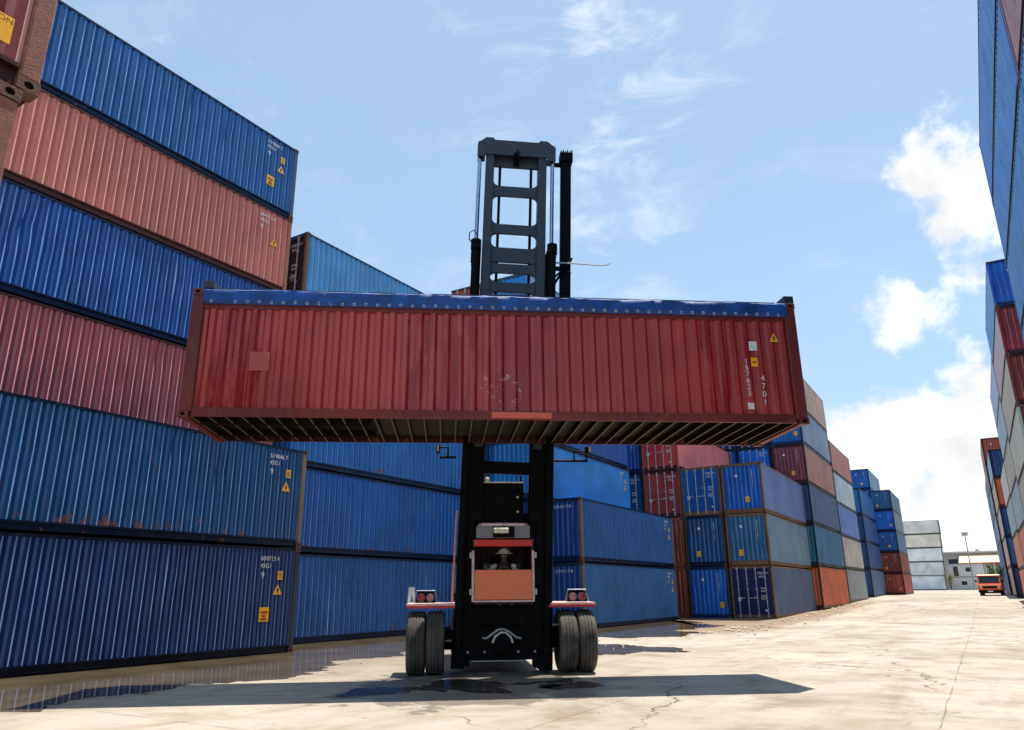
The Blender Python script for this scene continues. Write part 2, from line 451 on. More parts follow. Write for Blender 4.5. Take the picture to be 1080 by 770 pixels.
count = [0]
def container(name_label, x, y, z, rgb, side=None, end='wall', lod=0, zs=1., rz=0., marks='', post=None, group='shipping containers stacked in the yard', endrgb=None, rust=.35, dust=.2, rails=False, postmat=None):
    """x, y = centre of the box; end = what faces the near end: wall or door"""
    i = count[0]; count[0] += 1
    t = thing('shipping_container', name_label, 'shipping container', (x, y, z), rz, group)
    t.scale = (1, 1, zs)
    pe = paint(endrgb or rgb, rust, dust); ps = paint(side, rust, dust+.2, .5) if side else paint(rgb, rust, dust)
    fine = lod < 1
    dark = tuple(int(c*.42) for c in rgb)  # darker body paint for the rails, shade under the wall overhang painted in
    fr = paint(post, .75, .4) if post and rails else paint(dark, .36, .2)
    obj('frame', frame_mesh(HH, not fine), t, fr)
    if fine:
        pm = M[postmat] if postmat else paint(post, .75, .4) if post else paint(rgb, .7, .4)
        for sx in (-1, 1):
            for sy in (-1, 1):
                o = obj('corner_post', post_mesh(), t, pm); o.scale = (sx, sy, 1)
                for q in (0, 1):
                    o = obj('corner_casting', casting_mesh(), t, None, (sx*HX, sy*HL, q*(HH-.118)))
                    o.scale = (sx, sy, 1)
    obj('side_wall', side_mesh(i % 3, 2.80, fine), t, ps)
    obj('side_wall', side_mesh((i+1) % 3, 2.80, fine), t, ps, None, (0, 0, math.pi))
    obj('roof', roof_mesh(HH), t, ps); obj('floor', floor_mesh(), t)
    we = obj('end_wall', end_mesh(i % 2, 2.74, fine), t, pe)
    flip = math.pi
    if end == 'wall': dr = math.pi
    else: we.rotation_euler.z = math.pi; dr = 0.
    for sx in (0, 1):
        d = obj('door', door_mesh(), t, pe)
        rot = dr + (math.pi if False else 0)
        d.location = ((-1.12 if sx == 0 else 1.12) * math.cos(dr), 0, 0); d.rotation_euler.z = dr
        if sx == 1: d.scale.x = -1
        if lod < 2:
            for q in (.34, .86):
                obj('lock_rod', rod_mesh(), d, None, (q, 0, 0))
    if lod < 2 or 'e' in marks:
        if 's' in marks: obj('number_marking', sidemark_mesh(i), t)
        if 'h' in marks: obj('height_label', sticker_mesh(i), t)
        if 't' in marks: obj('warning_triangle', triangle_mesh(), t)
        if 'c' in marks: obj('caution_label', caution_mesh(0), t)
        if 'n' in marks: obj('caution_label', caution_mesh(1), t)
        if 'e' in marks:
            if end == 'wall':
                obj('end_marking', endmark_mesh('v%d' % (i % 3)), t); obj('yellow_label', endlabel_mesh(i), t)
            else: obj('end_marking', endmark_mesh('d'), t)
        if 'r' in marks: obj('end_marking', endmark_mesh('r'), t)
    return t

def gz(y):
    if y < 42: return 0.
    if y < 100: return .9*(y-42)/58
    return min(.9 + .5*(y-100)/105, 1.4)

def stack(face, y0, tiers, pitch, where, sgn=-1, lod=0, zbase=None, group=None, length=12.192):
    """tiers: list of dicts from the ground up; face = x of the wall that faces the lane"""
    z0 = gz(y0 + 4) if zbase is None else zbase
    n = len(tiers); out = []
    for k, d in enumerate(tiers):
        if d is None: continue
        d = dict(d); dx = d.pop('dx', 0); dy = d.pop('dy', 0); nm = d.pop('nm')
        od = {0: 'bottom', n-1: 'top'}.get(k, ['', 'second', 'third', 'fourth', 'fifth', 'sixth'][k] if k < 6 else 'sixth')
        od = 'bottom container' if k == 0 else ('topmost container' if k == n-1 else od + ' container up')
        lab = '%s %s %s' % (nm, od, where)
        z = z0 + k*pitch + (.0 if k == 0 else 0.)
        out.append(container(lab, face + sgn*HX + dx, y0 + HL + dy, z, lod=lod, zs=(pitch-.018)/HH, **d))
    return out
B = lambda nm, rgb, **k: dict(nm=nm, rgb=rgb, **k)

# --- left side, from the camera outwards
stack(-6.1, -9.79, [
    B('weathered maroon', (110, 48, 44)), B('mossy grey', (120, 118, 100), post=(140, 100, 70), rust=.7, postmat='rustpost', dy=-.12),
    B('rusty maroon', (126, 50, 56), post=(142, 92, 72), marks='n', postmat='rustpost', rust=.6)], 2.80, 'in the near stack at the upper left corner')
stack(-17.33, 3.88, [
    B('dark navy', (8, 36, 92), marks='shtc', post=(60, 60, 66), rust=.25),
    B('teal blue', (8, 62, 122), marks='sht', post=(128, 112, 92), rust=.85)], 2.94, 'in the two high front stack at far left')
stack(-19.82, 4.60, [
    B('navy', (20, 50, 110)), B('blue', (20, 60, 130)),
    B('dusky pink', (150, 64, 70), post=(146, 86, 70), rust=.25),
    B('royal blue', (6, 60, 142), marks='s', rust=.2),
    B('salmon pink', (190, 104, 90), marks='st', post=(170, 110, 84), rust=.25),
    B('deep blue', (6, 74, 146), marks='shtc', post=(72, 92, 120), rust=.2)], 2.988, 'in the six high back stack at far left', zbase=0)
stack(-19.80, 17.52, [
    B('dusty blue', (34, 82, 152), rust=.8, dust=.35), B('bright blue', (14, 78, 164), rust=.75, dust=.3), B('mid blue', (26, 92, 172), rust=.75, dust=.35),
    B('blue', (20, 80, 160)),
    B('sky blue', (74, 142, 208), end='door', endrgb=(20, 22, 32), marks='e', post=(104, 78, 58), rust=.3, dust=.4)], 2.962, 'in the stack just left of the lift truck')
stack(-15.19, 30.75, [
    B('denim blue', (34, 88, 148), marks='shtr', endrgb=(16, 56, 132), post=(112, 96, 90), rust=.2),
    B('strong blue', (18, 72, 144), marks='shtr', endrgb=(14, 54, 136), post=(120, 92, 80), rust=.2)], 2.895, 'in the two high stack just right of the truck')
stack(-17.72, 30.60, [
    B('blue', (20, 70, 140)), B('navy', (20, 50, 110)),
    B('light blue', (44, 124, 204), marks='sht', rust=.2), B('navy', (24, 66, 152), marks='sh', endrgb=(26, 96, 176), rust=.2),
    B('blue', (30, 80, 150)), B('grey blue', (120, 150, 190), endrgb=(40, 132, 214), rust=.2)], 2.945, 'in the tall stack behind the truck mast')
stack(-20.22, 30.60, [
    B('rusty', (120, 60, 50)), B('maroon', (120, 60, 50)), B('dull blue', (36, 92, 160)), B('slate blue', (30, 76, 140)),
    B('red', (130, 60, 50)), B('brick red', (176, 78, 62), end='door', marks='e')], 2.945, 'in the stack left behind the truck mast')

# --- the block of ends right of the truck
stack(-10.21, 44.95, [
    B('dark navy', (18, 30, 84), side=(78, 92, 118), end='door', marks='e', post=(116, 88, 62), rails=True, rust=.5, dust=.5),
    B('steel teal', (48, 100, 140), side=(112, 134, 148), marks='e', post=(116, 88, 62), rails=True, rust=.6, dust=.55),
    B('vivid blue', (12, 80, 184), side=(106, 122, 172), marks='e', post=(116, 88, 62), rails=True, rust=.5, dust=.6)], 2.985, 'in the three high corner column right of the truck', lod=0, zbase=0)
stack(-12.76, 44.95, [
    B('vivid blue', (12, 88, 192), marks='e', post=(60, 56, 60), rust=.2),
    B('teal navy', (16, 66, 128), marks='e', post=(70, 56, 50), rust=.3),
    B('cobalt', (14, 76, 158), end='door', marks='e', post=(112, 84, 62), rails=True, rust=.3)], 2.985, 'in the three high column left of the corner column', lod=0, zbase=0)
stack(-15.27, 45.0, [
    B('rust', (130, 62, 50), post=(140, 80, 56), rails=True, rust=.6), B('brown red', (130, 62, 50), post=(140, 80, 56), rails=True, rust=.6),
    B('brown red', (160, 62, 52), end='door', marks='e', post=(120, 80, 56), rust=.5),
    B('crimson', (192, 60, 58), side=(232, 108, 96), end='door', marks='e', post=(150, 84, 66), rust=.3)], 2.985, 'in the red column of door ends right of the truck', lod=0, zbase=0)
stack(-17.77, 45.0, [
    B('navy', (20, 50, 110)), B('navy', (20, 50, 110)), B('ink blue', (16, 66, 124), end='door', marks='e'), B('navy', (20, 62, 150), marks='e')],
    2.985, 'in the narrow gap left of the red stack', lod=1, zbase=0)
F0 = 57.25
stack(-9.74, F0, [
    B('orange red', (206, 96, 62), rust=.5, dust=.4),
    B('faded teal', (40, 108, 150), side=(62, 112, 146), rust=.7, dust=.5),
    B('slate navy', (50, 72, 110), side=(88, 104, 132), rust=.6, dust=.6),
    B('maroon', (120, 50, 62), side=(182, 130, 118), marks='e', rust=.4, dust=.5),
    B('blue ended grey', (16, 86, 176), side=(146, 156, 168), marks='e', rust=.4, dust=.6),
    B('tan', (188, 148, 124), side=(196, 158, 136), rust=.3, dust=.5)], 2.925, 'in the six high stack past the corner', lod=1)
stack(-12.24, F0, [B('blue', (20, 70, 140)), B('blue', (20, 70, 140)), B('blue', (20, 70, 140)),
    B('clear blue', (20, 98, 196), end='door', marks='e'), B('dark blue', (20, 64, 136), end='door', marks='e')], 2.925, 'peeking over the three high block', lod=1)
stack(-14.75, F0, [B('blue', (20, 70, 140)), B('blue', (20, 70, 140)), B('blue', (20, 70, 140)),
    B('blue', (20, 80, 170), end='door'), B('navy', (20, 56, 120), end='door')], 2.925, 'glimpsed beside the salmon container', lod=1)
stack(-10.05, 72.0, [
    B('stained grey', (152, 156, 154), rust=.7, dust=.5), B('buff grey', (188, 184, 176), rust=.6), B('lilac blue', (108, 128, 188), rust=.4, dust=.5),
    B('pale grey', (190, 196, 202), rust=.4), B('dusky red', (132, 60, 60), side=(182, 118, 106), rust=.3)], 2.84, 'in the mixed five high stack past the tan one', lod=1)
stack(-10.15, 90.0, [
    B('blue grey', (84, 106, 136), endrgb=(24, 60, 110)), B('navy', (44, 72, 128), endrgb=(20, 50, 100)), B('dark blue', (40, 72, 140), endrgb=(20, 52, 104)),
    B('medium blue', (44, 94, 172), endrgb=(24, 90, 170))], 2.88, 'in the short blue stack beyond the grey ones', lod=1)
stack(-10.55, 106.0, [B('blue', (30, 70, 140)), B('blue', (30, 70, 140)), B('blue', (30, 70, 140)), B('blue', (30, 70, 140)),
    B('blue', (20, 84, 170), marks='e'), B('strong blue', (18, 80, 168), side=(150, 164, 180), marks='e')], 2.62, 'rising behind the short blue stack', lod=1)
stack(-8.15, 103.0, [
    B('rust red', (158, 70, 56), side=(176, 92, 74), marks='e'), B('maroon brown', (124, 52, 50), side=(150, 84, 76), marks='e'), B('blue', (22, 88, 168), side=(120, 150, 186), marks='e'),
    B('bright blue', (20, 100, 214), side=(160, 170, 180), marks='e'), B('slate blue', (34, 84, 140), side=(130, 150, 160), marks='e')], 2.50, 'in the farthest red and blue stack on the left', lod=1)
# the far pale stack lies across the lane
for k, (nm, c) in enumerate((('white', (232, 234, 232)), ('pale grey', (214, 216, 214)), ('off white', (226, 230, 232)), ('cream grey', (222, 216, 200)), ('light grey', (216, 216, 210)))):
    container('%s container, %s of the pale stack lying across the lane end' % (nm, ['bottom', 'second', 'third', 'fourth', 'top'][k]), -12.6 + .12*k, 180.2, gz(178) + k*2.80, c, rz=-math.pi/2, lod=1, zs=.96, rust=.3, dust=.2)

# --- right side
def right(where, x, y0, tiers, pitch, lod=0, zbase=None):
    stack(x, y0, tiers, pitch, where, sgn=1, lod=lod, zbase=zbase)
right('in the tall wall at the right edge, nearer column', 2.6, 6.55, [
    B('blue', (20, 70, 140)), B('blue', (20, 70, 140)), B('blue', (20, 70, 140)), B('blue', (20, 70, 140)),
    B('striped blue', (26, 110, 190)), B('plum', (140, 84, 100)), B('blue', (44, 104, 186))], 2.61)
right('in the tall wall at the right edge, farther column', 2.6, 18.85, [
    B('blue', (20, 70, 140)), B('blue', (20, 70, 140)), B('blue', (20, 70, 140)), B('grey blue', (60, 110, 160)),
    B('steel blue', (52, 112, 176)), B('mid blue', (44, 108, 196)), B('bright blue', (46, 108, 200))], 2.61)
right('in the right hand stack behind the tall wall', 2.75, 42.9, [
    B('grey', (150, 156, 150)), B('grey', (160, 160, 150)), B('grey', (150, 160, 150)), B('grey green', (168, 180, 164), endrgb=(110, 50, 48)),
    B('brown maroon', (112, 46, 44), side=(184, 172, 148), marks='e'), B('wine red', (120, 34, 50), side=(196, 160, 164)),
    B('royal blue', (20, 78, 186), side=(110, 148, 204), marks='e')], 2.55, zbase=.02)
right('in the pale second stack on the right', 2.75, 55.3, [
    B('grey', (150, 156, 150)), B('orange brown', (200, 112, 80)), B('pale grey', (168, 178, 170), rust=.6), B('stained grey', (160, 166, 152), rust=.7),
    B('pale green grey', (172, 184, 178), rust=.6), B('lilac grey', (186, 184, 206), rust=.4)], 2.62, lod=1)
right('in the third stack on the right', 2.75, 67.8, [
    B('rusty orange', (196, 100, 70)), B('orange', (214, 116, 76)), B('pale grey', (168, 178, 170), rust=.6), B('whitish', (200, 204, 196), rust=.6)], 2.62, lod=1)
right('in the stack beside the orange van', 2.42, 86.5, [
    B('black navy', (18, 30, 70), side=(150, 136, 140)), B('blue', (24, 72, 132), side=(168, 150, 156)), B('navy', (22, 48, 104), side=(170, 160, 160)),
    B('rust orange', (182, 84, 50), side=(196, 160, 144)), B('ink navy', (18, 44, 98), side=(160, 170, 170))], 2.80, lod=1)
right('in the taller stack behind the van stack', 2.28, 99.4, [
    B('navy', (20, 40, 90)), B('navy', (20, 40, 90)), B('grey', (140, 146, 150)), B('dark green grey', (110, 124, 116)), B('brown', (130, 70, 56)),
    B('brick brown', (142, 62, 46), marks='e')], 2.86, lod=1)
right('in the farthest stack on the right', 2.28, 112.2, [
    B('navy', (20, 40, 90)), B('dark grey', (90, 94, 96)), B('dark slate', (60, 70, 76)), B('black green', (40, 56, 52)), B('dark teal', (40, 70, 76))], 2.82, lod=1)

# ------------------------------------------------------------------ the carried open-top container
HYAW = .6371; HC = (-7.3546, 11.7329); HZ = 4.76
cu, su = math.cos(HYAW), math.sin(HYAW)
def hp(u, w, z): return (HC[0] + cu*u - su*w, HC[1] + su*u + cu*w, z)
def held_container():
    h = 2.575
    t = thing('open_top_container', 'dark red open top container with blue tarpaulin, carried in the air by the lift truck', 'shipping container', hp(0, HX, HZ), HYAW - math.pi/2 + math.pi, None)
    # local +x of the box faces the camera after this turn
    t.rotation_euler.z = HYAW - math.pi/2
    red = paint((172, 64, 58), .25, .3, .36, True); fr = paint((112, 48, 44), .55, .35, .5)
    b = MB()
    for sx in (-1, 1):
        for sy in (-1, 1):
            x0, x1 = sorted((sx*(HX-.004), sx*(HX-.14))); y0, y1 = sorted((sy*(HL-.004), sy*(HL-.24)))
            b.bbox(x0, x1, y0, y1, .118, h-.118, .02)
        x0, x1 = sorted((sx*(HX-.012), sx*(HX-.07)))
        obj('bottom_rail', MB().box(x0, x1, -HL+.245, HL-.245, .02, .19).mesh('bottom_rail'), t, fr if sx > 0 else paint((58, 30, 28), .6, .1))  # far rail gets a darker paint that carries the shade beneath the box
        x0, x1 = sorted((sx*(HX-.016), sx*(HX-.10))); b.box(x0, x1, -HL+.245, HL-.245, 2.17, 2.27)
    for sy in (-1, 1):
        y0, y1 = sorted((sy*(HL-.008), sy*(HL-.13)))
        b.box(-HX+.163, HX-.163, y0, y1, 2.14, 2.30); b.box(-HX+.163, HX-.163, y0, y1, .02, .2)
    obj('frame', b.mesh('frame'), t, fr)
    for sx in (-1, 1):
        for sy in (-1, 1):
            for q in (0, 1):
                o = obj('corner_casting', casting_mesh(), t, fr, (sx*HX, sy*HL, q*(h-.118))); o.scale = (sx*1.02, sy*1.05, 1)
    vs, fs, w = corrug(11.70, .266, .036, .19, 2.17, 10, 0, 5, .2)
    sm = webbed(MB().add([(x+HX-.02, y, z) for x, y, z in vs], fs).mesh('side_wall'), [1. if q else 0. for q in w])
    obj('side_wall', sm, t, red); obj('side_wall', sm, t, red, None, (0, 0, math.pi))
    vs, fs, w = corrug(2.14, .268, .045, .20, 2.14, 4, 2, 8)
    obj('end_wall', MB().add([(y, -(x+HL-.03), z) for x, y, z in vs], fs).mesh('end_wall'), t, red, None, (0, 0, math.pi))
    for sx in (0, 1):
        d = obj('door', MB().box(.006, 1.118, -HL+.03, -HL+.075, .205, 2.135).mesh('door'), t, red, (-1.12 if sx == 0 else 1.12, 0, 0))
        if sx: d.scale.x = -1
        for q in (.34, .86):
            obj('lock_rod', MB().tube([(0,-HL-.012,.1),(0,-HL-.012,2.25)], .02, 8).box(-.05, .05, -HL-.03, -HL+.028, 1.0, 1.08).mesh('lock_rod', [M['steel']]), d, None, (q, 0, 0))
    # underside: plank floor, cross members, gooseneck tunnel at the left end
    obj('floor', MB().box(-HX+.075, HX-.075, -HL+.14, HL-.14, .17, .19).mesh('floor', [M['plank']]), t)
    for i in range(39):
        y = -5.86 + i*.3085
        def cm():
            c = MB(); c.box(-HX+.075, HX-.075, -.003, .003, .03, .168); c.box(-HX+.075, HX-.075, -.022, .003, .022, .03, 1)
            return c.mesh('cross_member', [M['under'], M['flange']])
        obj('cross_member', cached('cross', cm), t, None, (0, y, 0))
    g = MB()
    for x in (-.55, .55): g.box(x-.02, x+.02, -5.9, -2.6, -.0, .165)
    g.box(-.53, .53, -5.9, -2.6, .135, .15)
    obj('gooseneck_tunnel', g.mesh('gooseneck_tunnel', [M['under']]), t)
    obj('repair_patch', MB().bbox(HX-.012, HX-.006, -.25, .92, .045, .165, .002).mesh('repair_patch'), t, simple('fresh_orange_primer', (206, 92, 72), .5, 0, .15, 5))
    obj('repair_patch', MB().bbox(HX-.02, HX-.014, -4.90, -4.52, .92, 1.30, .002).mesh('repair_patch'), t, simple('faded_red_primer', (176, 76, 70), .55, 0, .15, 5))
    b = MB(); X = HX-.012; u, v = (0,0,1), (0,-1,0)
    for k, q in enumerate('157623'): text_on(b, q, .155, (X, 4.93, 1.24-.135*k), (0,1,0), (0,0,1), 0, 'CENTER')
    b.add([(X,4.87,.29),(X,5.0,.29),(X,5.0,.42),(X,4.87,.42)], [(0,1,2,3)])
    for k, q in enumerate('4701'): text_on(b, q, .17, (X, 5.24, .88-.165*k), (0,1,0), (0,0,1), 0, 'CENTER')
    b.add([(X,5.02,1.52),(X,5.19,1.52),(X,5.19,1.72),(X,5.02,1.72)], [(0,1,2,3)])
    obj('number_marking', b.mesh('number_marking', [M['white']]), t)
    b = MB().box(X-.004, X, 5.03, 5.17, 1.18, 1.37, 0); b.box(X, X+.002, 5.06, 5.14, 1.26, 1.285, 1)
    obj('height_label', b.mesh('height_label', [M['yellow'], M['blackink']]), t)
    b = MB().prism([(5.47, 1.72), (5.67, 1.72), (5.57, 1.92)], X-.004, X, 'x', 0); b.prism([(5.555, 1.75), (5.585, 1.75), (5.59, 1.84), (5.55, 1.84)], X, X+.002, 'x', 1)
    obj('warning_triangle', b.mesh('warning_triangle', [M['yellow'], M['blackink']]), t)
    # the tarpaulin tied over the open top
    tp = thing('tarpaulin', 'blue tarpaulin laced over the open top of the carried red container', 'tarpaulin', hp(0, HX, HZ), HYAW - math.pi/2)
    rg = random.Random(3); vs = []; fs = []; n = 150
    prof = [(HX+.012, 2.255), (HX+.014, 2.36), (HX+.013, 2.47), (HX+.008, 2.555), (HX-.02, 2.578), (HX*.5, 2.585), (0, 2.59)]
    prof = prof + [(-x, z) for x, z in prof[-2::-1]]
    from mathutils import noise as mn
    for i in range(n+1):
        y = -HL+.20 + (2*HL-.40)*i/n
        for k, (x, z) in enumerate(prof):
            a = mn.noise(Vector((y*1.3, k*.7, 2.)))*.034 + mn.noise(Vector((y*6 + k*1.5, k*1.1, 7.)))*.022
            q = 1 if k < 5 else (-1 if k > len(prof)-6 else 0)
            sag = -.010*abs(math.sin(y*math.pi/1.6))
            vs.append((x + q*abs(a)*1.1, y, z + (a*.6 if 2 < k else 0) + (sag if k > 2 else 0)))
    m = len(prof)
    for i in range(n):
        for k in range(m-1): fs.append((i*m+k, (i+1)*m+k, (i+1)*m+k+1, i*m+k+1))
    sheet = MB().add(vs, fs).mesh('sheet', [M['tarp']], True)
    o = obj('sheet', sheet, tp); so = o.modifiers.new('thick', 'SOLIDIFY'); so.thickness = .006
    ring = []
    def ringm():
        b = MB(); n, q = 14, 6; vs = []; fs = []
        for i in range(n):
            a = 2*math.pi*i/n
            for j in range(q):
                c = 2*math.pi*j/q; r = .024 + .0065*math.cos(c); vs.append((.0065*math.sin(c), r*math.cos(a), r*math.sin(a)))
        for i in range(n):
            for j in range(q): fs.append((i*q+j, ((i+1) % n)*q+j, ((i+1) % n)*q+(j+1) % q, i*q+(j+1) % q))
        return b.add(vs, fs).mesh('eyelet', [M['rope']], True)
    for i in range(51):
        y = -5.72 + i*.2285
        if i in (1,): continue
        obj('eyelet', cached('ring', ringm), tp, None, (HX+.034, y, 2.305 + .006*math.sin(i*2.1)))
    pts = [(HX+.04, -5.8 + 11.6*i/100, 2.305 - .012*abs(math.sin(math.pi*(i*.116)/.2285))) for i in range(101)]
    obj('rope', MB().tube(pts, .005, 5).mesh('rope', [simple('blue_grey_rope', (70, 92, 140), .8)]), tp)
    return t
held_container()

# ------------------------------------------------------------------ lift truck
U0, W0 = .10, 2.62
def lift_truck():
    t = thing('lift_truck', 'container lift truck with tall dark mast and orange cab front', 'lift truck', hp(U0, W0, 0), HYAW)
    def part(name, b, mats, parent=None, smooth=False, loc=None, rot=None): return obj(name, b.mesh(name, mats, smooth), parent or t, None, loc, rot)
    LEAN = R(2.0)
        # outer mast uprights: C channels
    b = MB()
    for s in (-1, 1):
        x = lambda a, c: sorted((s*a, s*c))
        b.box(*x(.80, 1.0), -.12, .30, .12, 9.55); b.box(*x(.52, .80), .24, .30, 3.08, 5.2); b.box(*x(.52, .80), -.12, -.06, 3.08, 4.9); b.box(*x(.672, .80), -.12, -.06, .12, 3.079); b.box(*x(.672, .80), .24, .30, .12, 3.079)
        b.box(*x(.80, 1.04), -.16, .34, 9.40, 9.62); b.box(*x(.78, 1.05), -.18, .36, .08, .5)
    b.box(-.519, .519, .16, .24, 4.16, 4.44)
    outer = part('outer_mast', b, [M['black']], None, False, None, (0, LEAN, 0))
    # inner mast
    b = MB()
    for s in (-1, 1):
        x = lambda a, c: sorted((s*a, s*c))
        b.bbox(*x(.56, .775), -.14, .16, 4.7, 12.62, .012)
    for z0, z1 in ((11.14, 11.41), (10.09, 10.34), (9.32, 9.70), (9.03, 9.27), (8.53, 8.78)):
        b.box(-.56, .56, -.02, .06, z0, z1)
        for s in (-1, 1):      # gusset plates that round the corners of the openings
            for q, e in ((z1, 1), (z0, -1)):
                b.prism([(s*.56, q), (s*.56, q+e*.12), (s*.525, q+e*.05), (s*.48, q+e*.02), (s*.42, q)], -.02, .06, 'y')
    b.box(-.56, .56, .02, .10, 12.0, 12.555)
    b.prism([(-1.0, 12.14), (-1.0, 12.52), (-.78, 12.70), (-.60, 12.70), (-.56, 12.64), (.56, 12.64), (.60, 12.70), (.78, 12.70), (1.0, 12.52), (1.0, 12.14), (.80, 12.14), (.775, 12.22), (-.775, 12.22), (-.80, 12.14)], -.18, -.145)
    b.box(-.98, .98, -.14, .18, 12.56, 12.60)
    for s in (-1, 1): b.box(*sorted((s*.80, s*.99)), -.14, .12, 12.16, 12.3)
    im = part('inner_mast', b, [M['machine']], outer)
    part('crown_pulley', MB().lathe([(-.06, .12), (-.06, .24), (0, .2), (.06, .24), (.06, .12)], 'x', (0, -.04, 12.22), 24), [M['black']], outer, True)
    for s in (-1, 1):
        part('lift_cylinder', MB().tube([(s*.93, -.22, .4), (s*.93, -.22, 9.55)], .095, 16).tube([(s*.93, -.22, 9.5), (s*.93, -.22, 9.75)], .125, 16).box(s*.93-.1, s*.93+.1, -.2, -.1, 9.1, 9.3), [M['black']], outer, True)
        part('cylinder_rod', MB().tube([(s*.93, -.06, 9.6), (s*.93, -.06, 12.2)], .05, 14), [M['chrome']], outer, True)
        part('lift_chain', MB().box(s*.40-.035, s*.40+.035, .075, .095, 7.4, 12.1).box(s*.40-.03, s*.40+.03, .07, .1, 7.4, 12.0), [M['black']], outer)
    # hose track right of the mast and the thin rod
    b = MB(); b.box(1.16, 1.42, -.02, .14, 8.4, 12.30); b.box(1.20, 1.38, -.05, -.02, 8.6, 12.2); b.box(1.13, 1.46, -.06, .2, 12.25, 12.5); b.box(1.0, 1.16, .02, .08, 12.12, 12.22); b.box(1.30, 1.42, -.02, .10, 6.0, 8.4); b.box(1.0, 1.16, .02, .08, 9.2, 9.3)
    for k in range(6): b.box(1.14+.055*k, 1.17+.055*k, -.07, .2, 12.5, 12.53 + .03*(k % 2))
    part('hose_track', b, [M['black']], outer)
    part('hose', MB().tube([(1.0, -.1, 8.75), (1.12, -.1, 8.98), (1.25, -.1, 9.22), (1.38, -.08, 9.38), (1.44, -.06, 9.5)], .03, 8).tube([(1.0,-.05,8.95), (1.15,-.05,9.12), (1.3,-.05,9.2), (1.42,-.05,9.1)], .025, 8), [M['black']], outer, True)
    part('feeler_rod', MB().tube([(1.02, -.1, 9.34), (1.5, -.12, 9.34), (2.1, -.12, 9.33), (2.28, -.12, 9.35), (2.40, -.12, 9.41)], [.022,.018,.014,.014,.012], 8), [M['steel']], outer, True)
    part('hose', MB().tube([(-1.0,-.3,9.6), (-1.1,-.3,9.72), (-1.1,-.3,9.9), (-1.0,-.3,9.98), (-.93,-.25,9.9)], .014, 6), [M['black']], outer, True)
    # carriage and top spreader, above and behind the carried box
    b = MB(); b.box(-.78, .78, -.22, -.145, 7.45, 8.3); b.box(-.5, .5, -1.6, -.22, 7.62, 7.8); b.box(-6.02, 6.02, -1.72, -1.28, 7.40, 7.72)
    for s in (-1, 1): b.box(*sorted((s*5.85, s*6.05)), -2.5, -.3, 7.40, 7.55)
    part('spreader', b, [M['machine']])
    # lower carriage plates between the uprights
    cp = part('carriage_plate', MB().box(-.52, .52, .05, .12, 3.06, 3.93), [M['black']])
    part('stiffener_plate', MB().box(-.46, .46, .02, .048, 3.2, 3.75), [M['black']], cp)
    for xq in (-.38, -.16, .16, .38):
        for zq in (3.3, 3.62): part('bolt', MB().lathe([(.019, .03), (-.005, .03), (-.012, .02)], 'y', (xq, 0, zq), 6), [M['steel'] if xq == .38 else M['black']], cp)
    ap = part('lower_guard', MB().bbox(-.80, .80, -.10, -.04, .26, 1.30, .012), [M['black']])
    part('stiffener_plate', MB().bbox(-.5, .5, -.16, -.101, .95, 1.22, .01), [M['black']], ap)
    for xq in (-.7, -.35, .35, .7): part('bolt', MB().lathe([(0, .028), (-.02, .028), (-.028, .018)], 'y', (xq, -.101, .42), 6), [M['steel']], ap)
    for xq in (-.44, .48): part('hydraulic_hose', MB().tube([(xq,.0,1.2), (xq,.03,2.2), (xq*.95,.06,3.0), (xq*.95,.10,4.1)], .02, 6), [M['black']], None, True)
    part('step', MB().box(1.0, 1.22, -.25, -.02, .93, .96), [M['grey']]); part('step', MB().box(-1.16, -1.04, -.2, -.02, .64, .67), [M['grey']])
    part('plate_edge', MB().box(-.50, .50, .02, .13, 3.935, 3.96), [M['cream']]); part('lamp', MB().lathe([(-.04, .03), (.02, .05), (.06, .03)], 'z', (-.30, .0, 4.0), 12), [M['cream']], None, True)
    part('plate_edge', MB().box(-.62, .50, -.12, -.04, .235, .255), [M['steel']])
    part('hydraulic_hose', MB().tube([(-.40,-.16,.70), (-.32,-.2,.69), (-.22,-.22,.76), (-.08,-.24,.86), (.05,-.24,.87), (.18,-.22,.80), (.30,-.2,.71), (.40,-.16,.68)], .022, 8), [simple('grey_hose', (170,170,160), .5)], None, True)
    part('hydraulic_hose', MB().tube([(-.19,-.2,.60), (-.14,-.23,.72), (-.03,-.25,.80), (.08,-.25,.80), (.18,-.23,.72), (.23,-.2,.60)], .024, 8), [simple('pale_hose', (205,203,190), .5)], None, True)
    part('axle_hub', MB().lathe([(-.12, .22), (-.2, .2), (-.22, .1)], 'y', (.02, 0, .58), 20), [M['black']], None, True)
    # axle, chassis, counterweight, rear wheels
    part('front_axle', MB().tube([(-1.2, .1, .66), (1.2, .1, .66)], .2, 16).box(-1.0, 1.0, -.05, .5, .42, 1.15), [M['black']], None, True)
    part('chassis', MB().box(-.95, .95, .55, 4.6, .62, 1.35), [M['black']])
    part('skid_plate', MB().box(-.45, .42, .55, .95, .16, .34), [simple('rusty_brown_plate', (150, 78, 40), .7, 0, .3, 6, .2)])
    part('counterweight', MB().bbox(-.95, .95, 3.6, 5.4, .55, 1.7, .12), [M['black']])
    part('engine_hood', MB().bbox(-.6, .6, 1.75, 3.58, 1.36, 1.9, .08), [M['orange']])
    r = .625
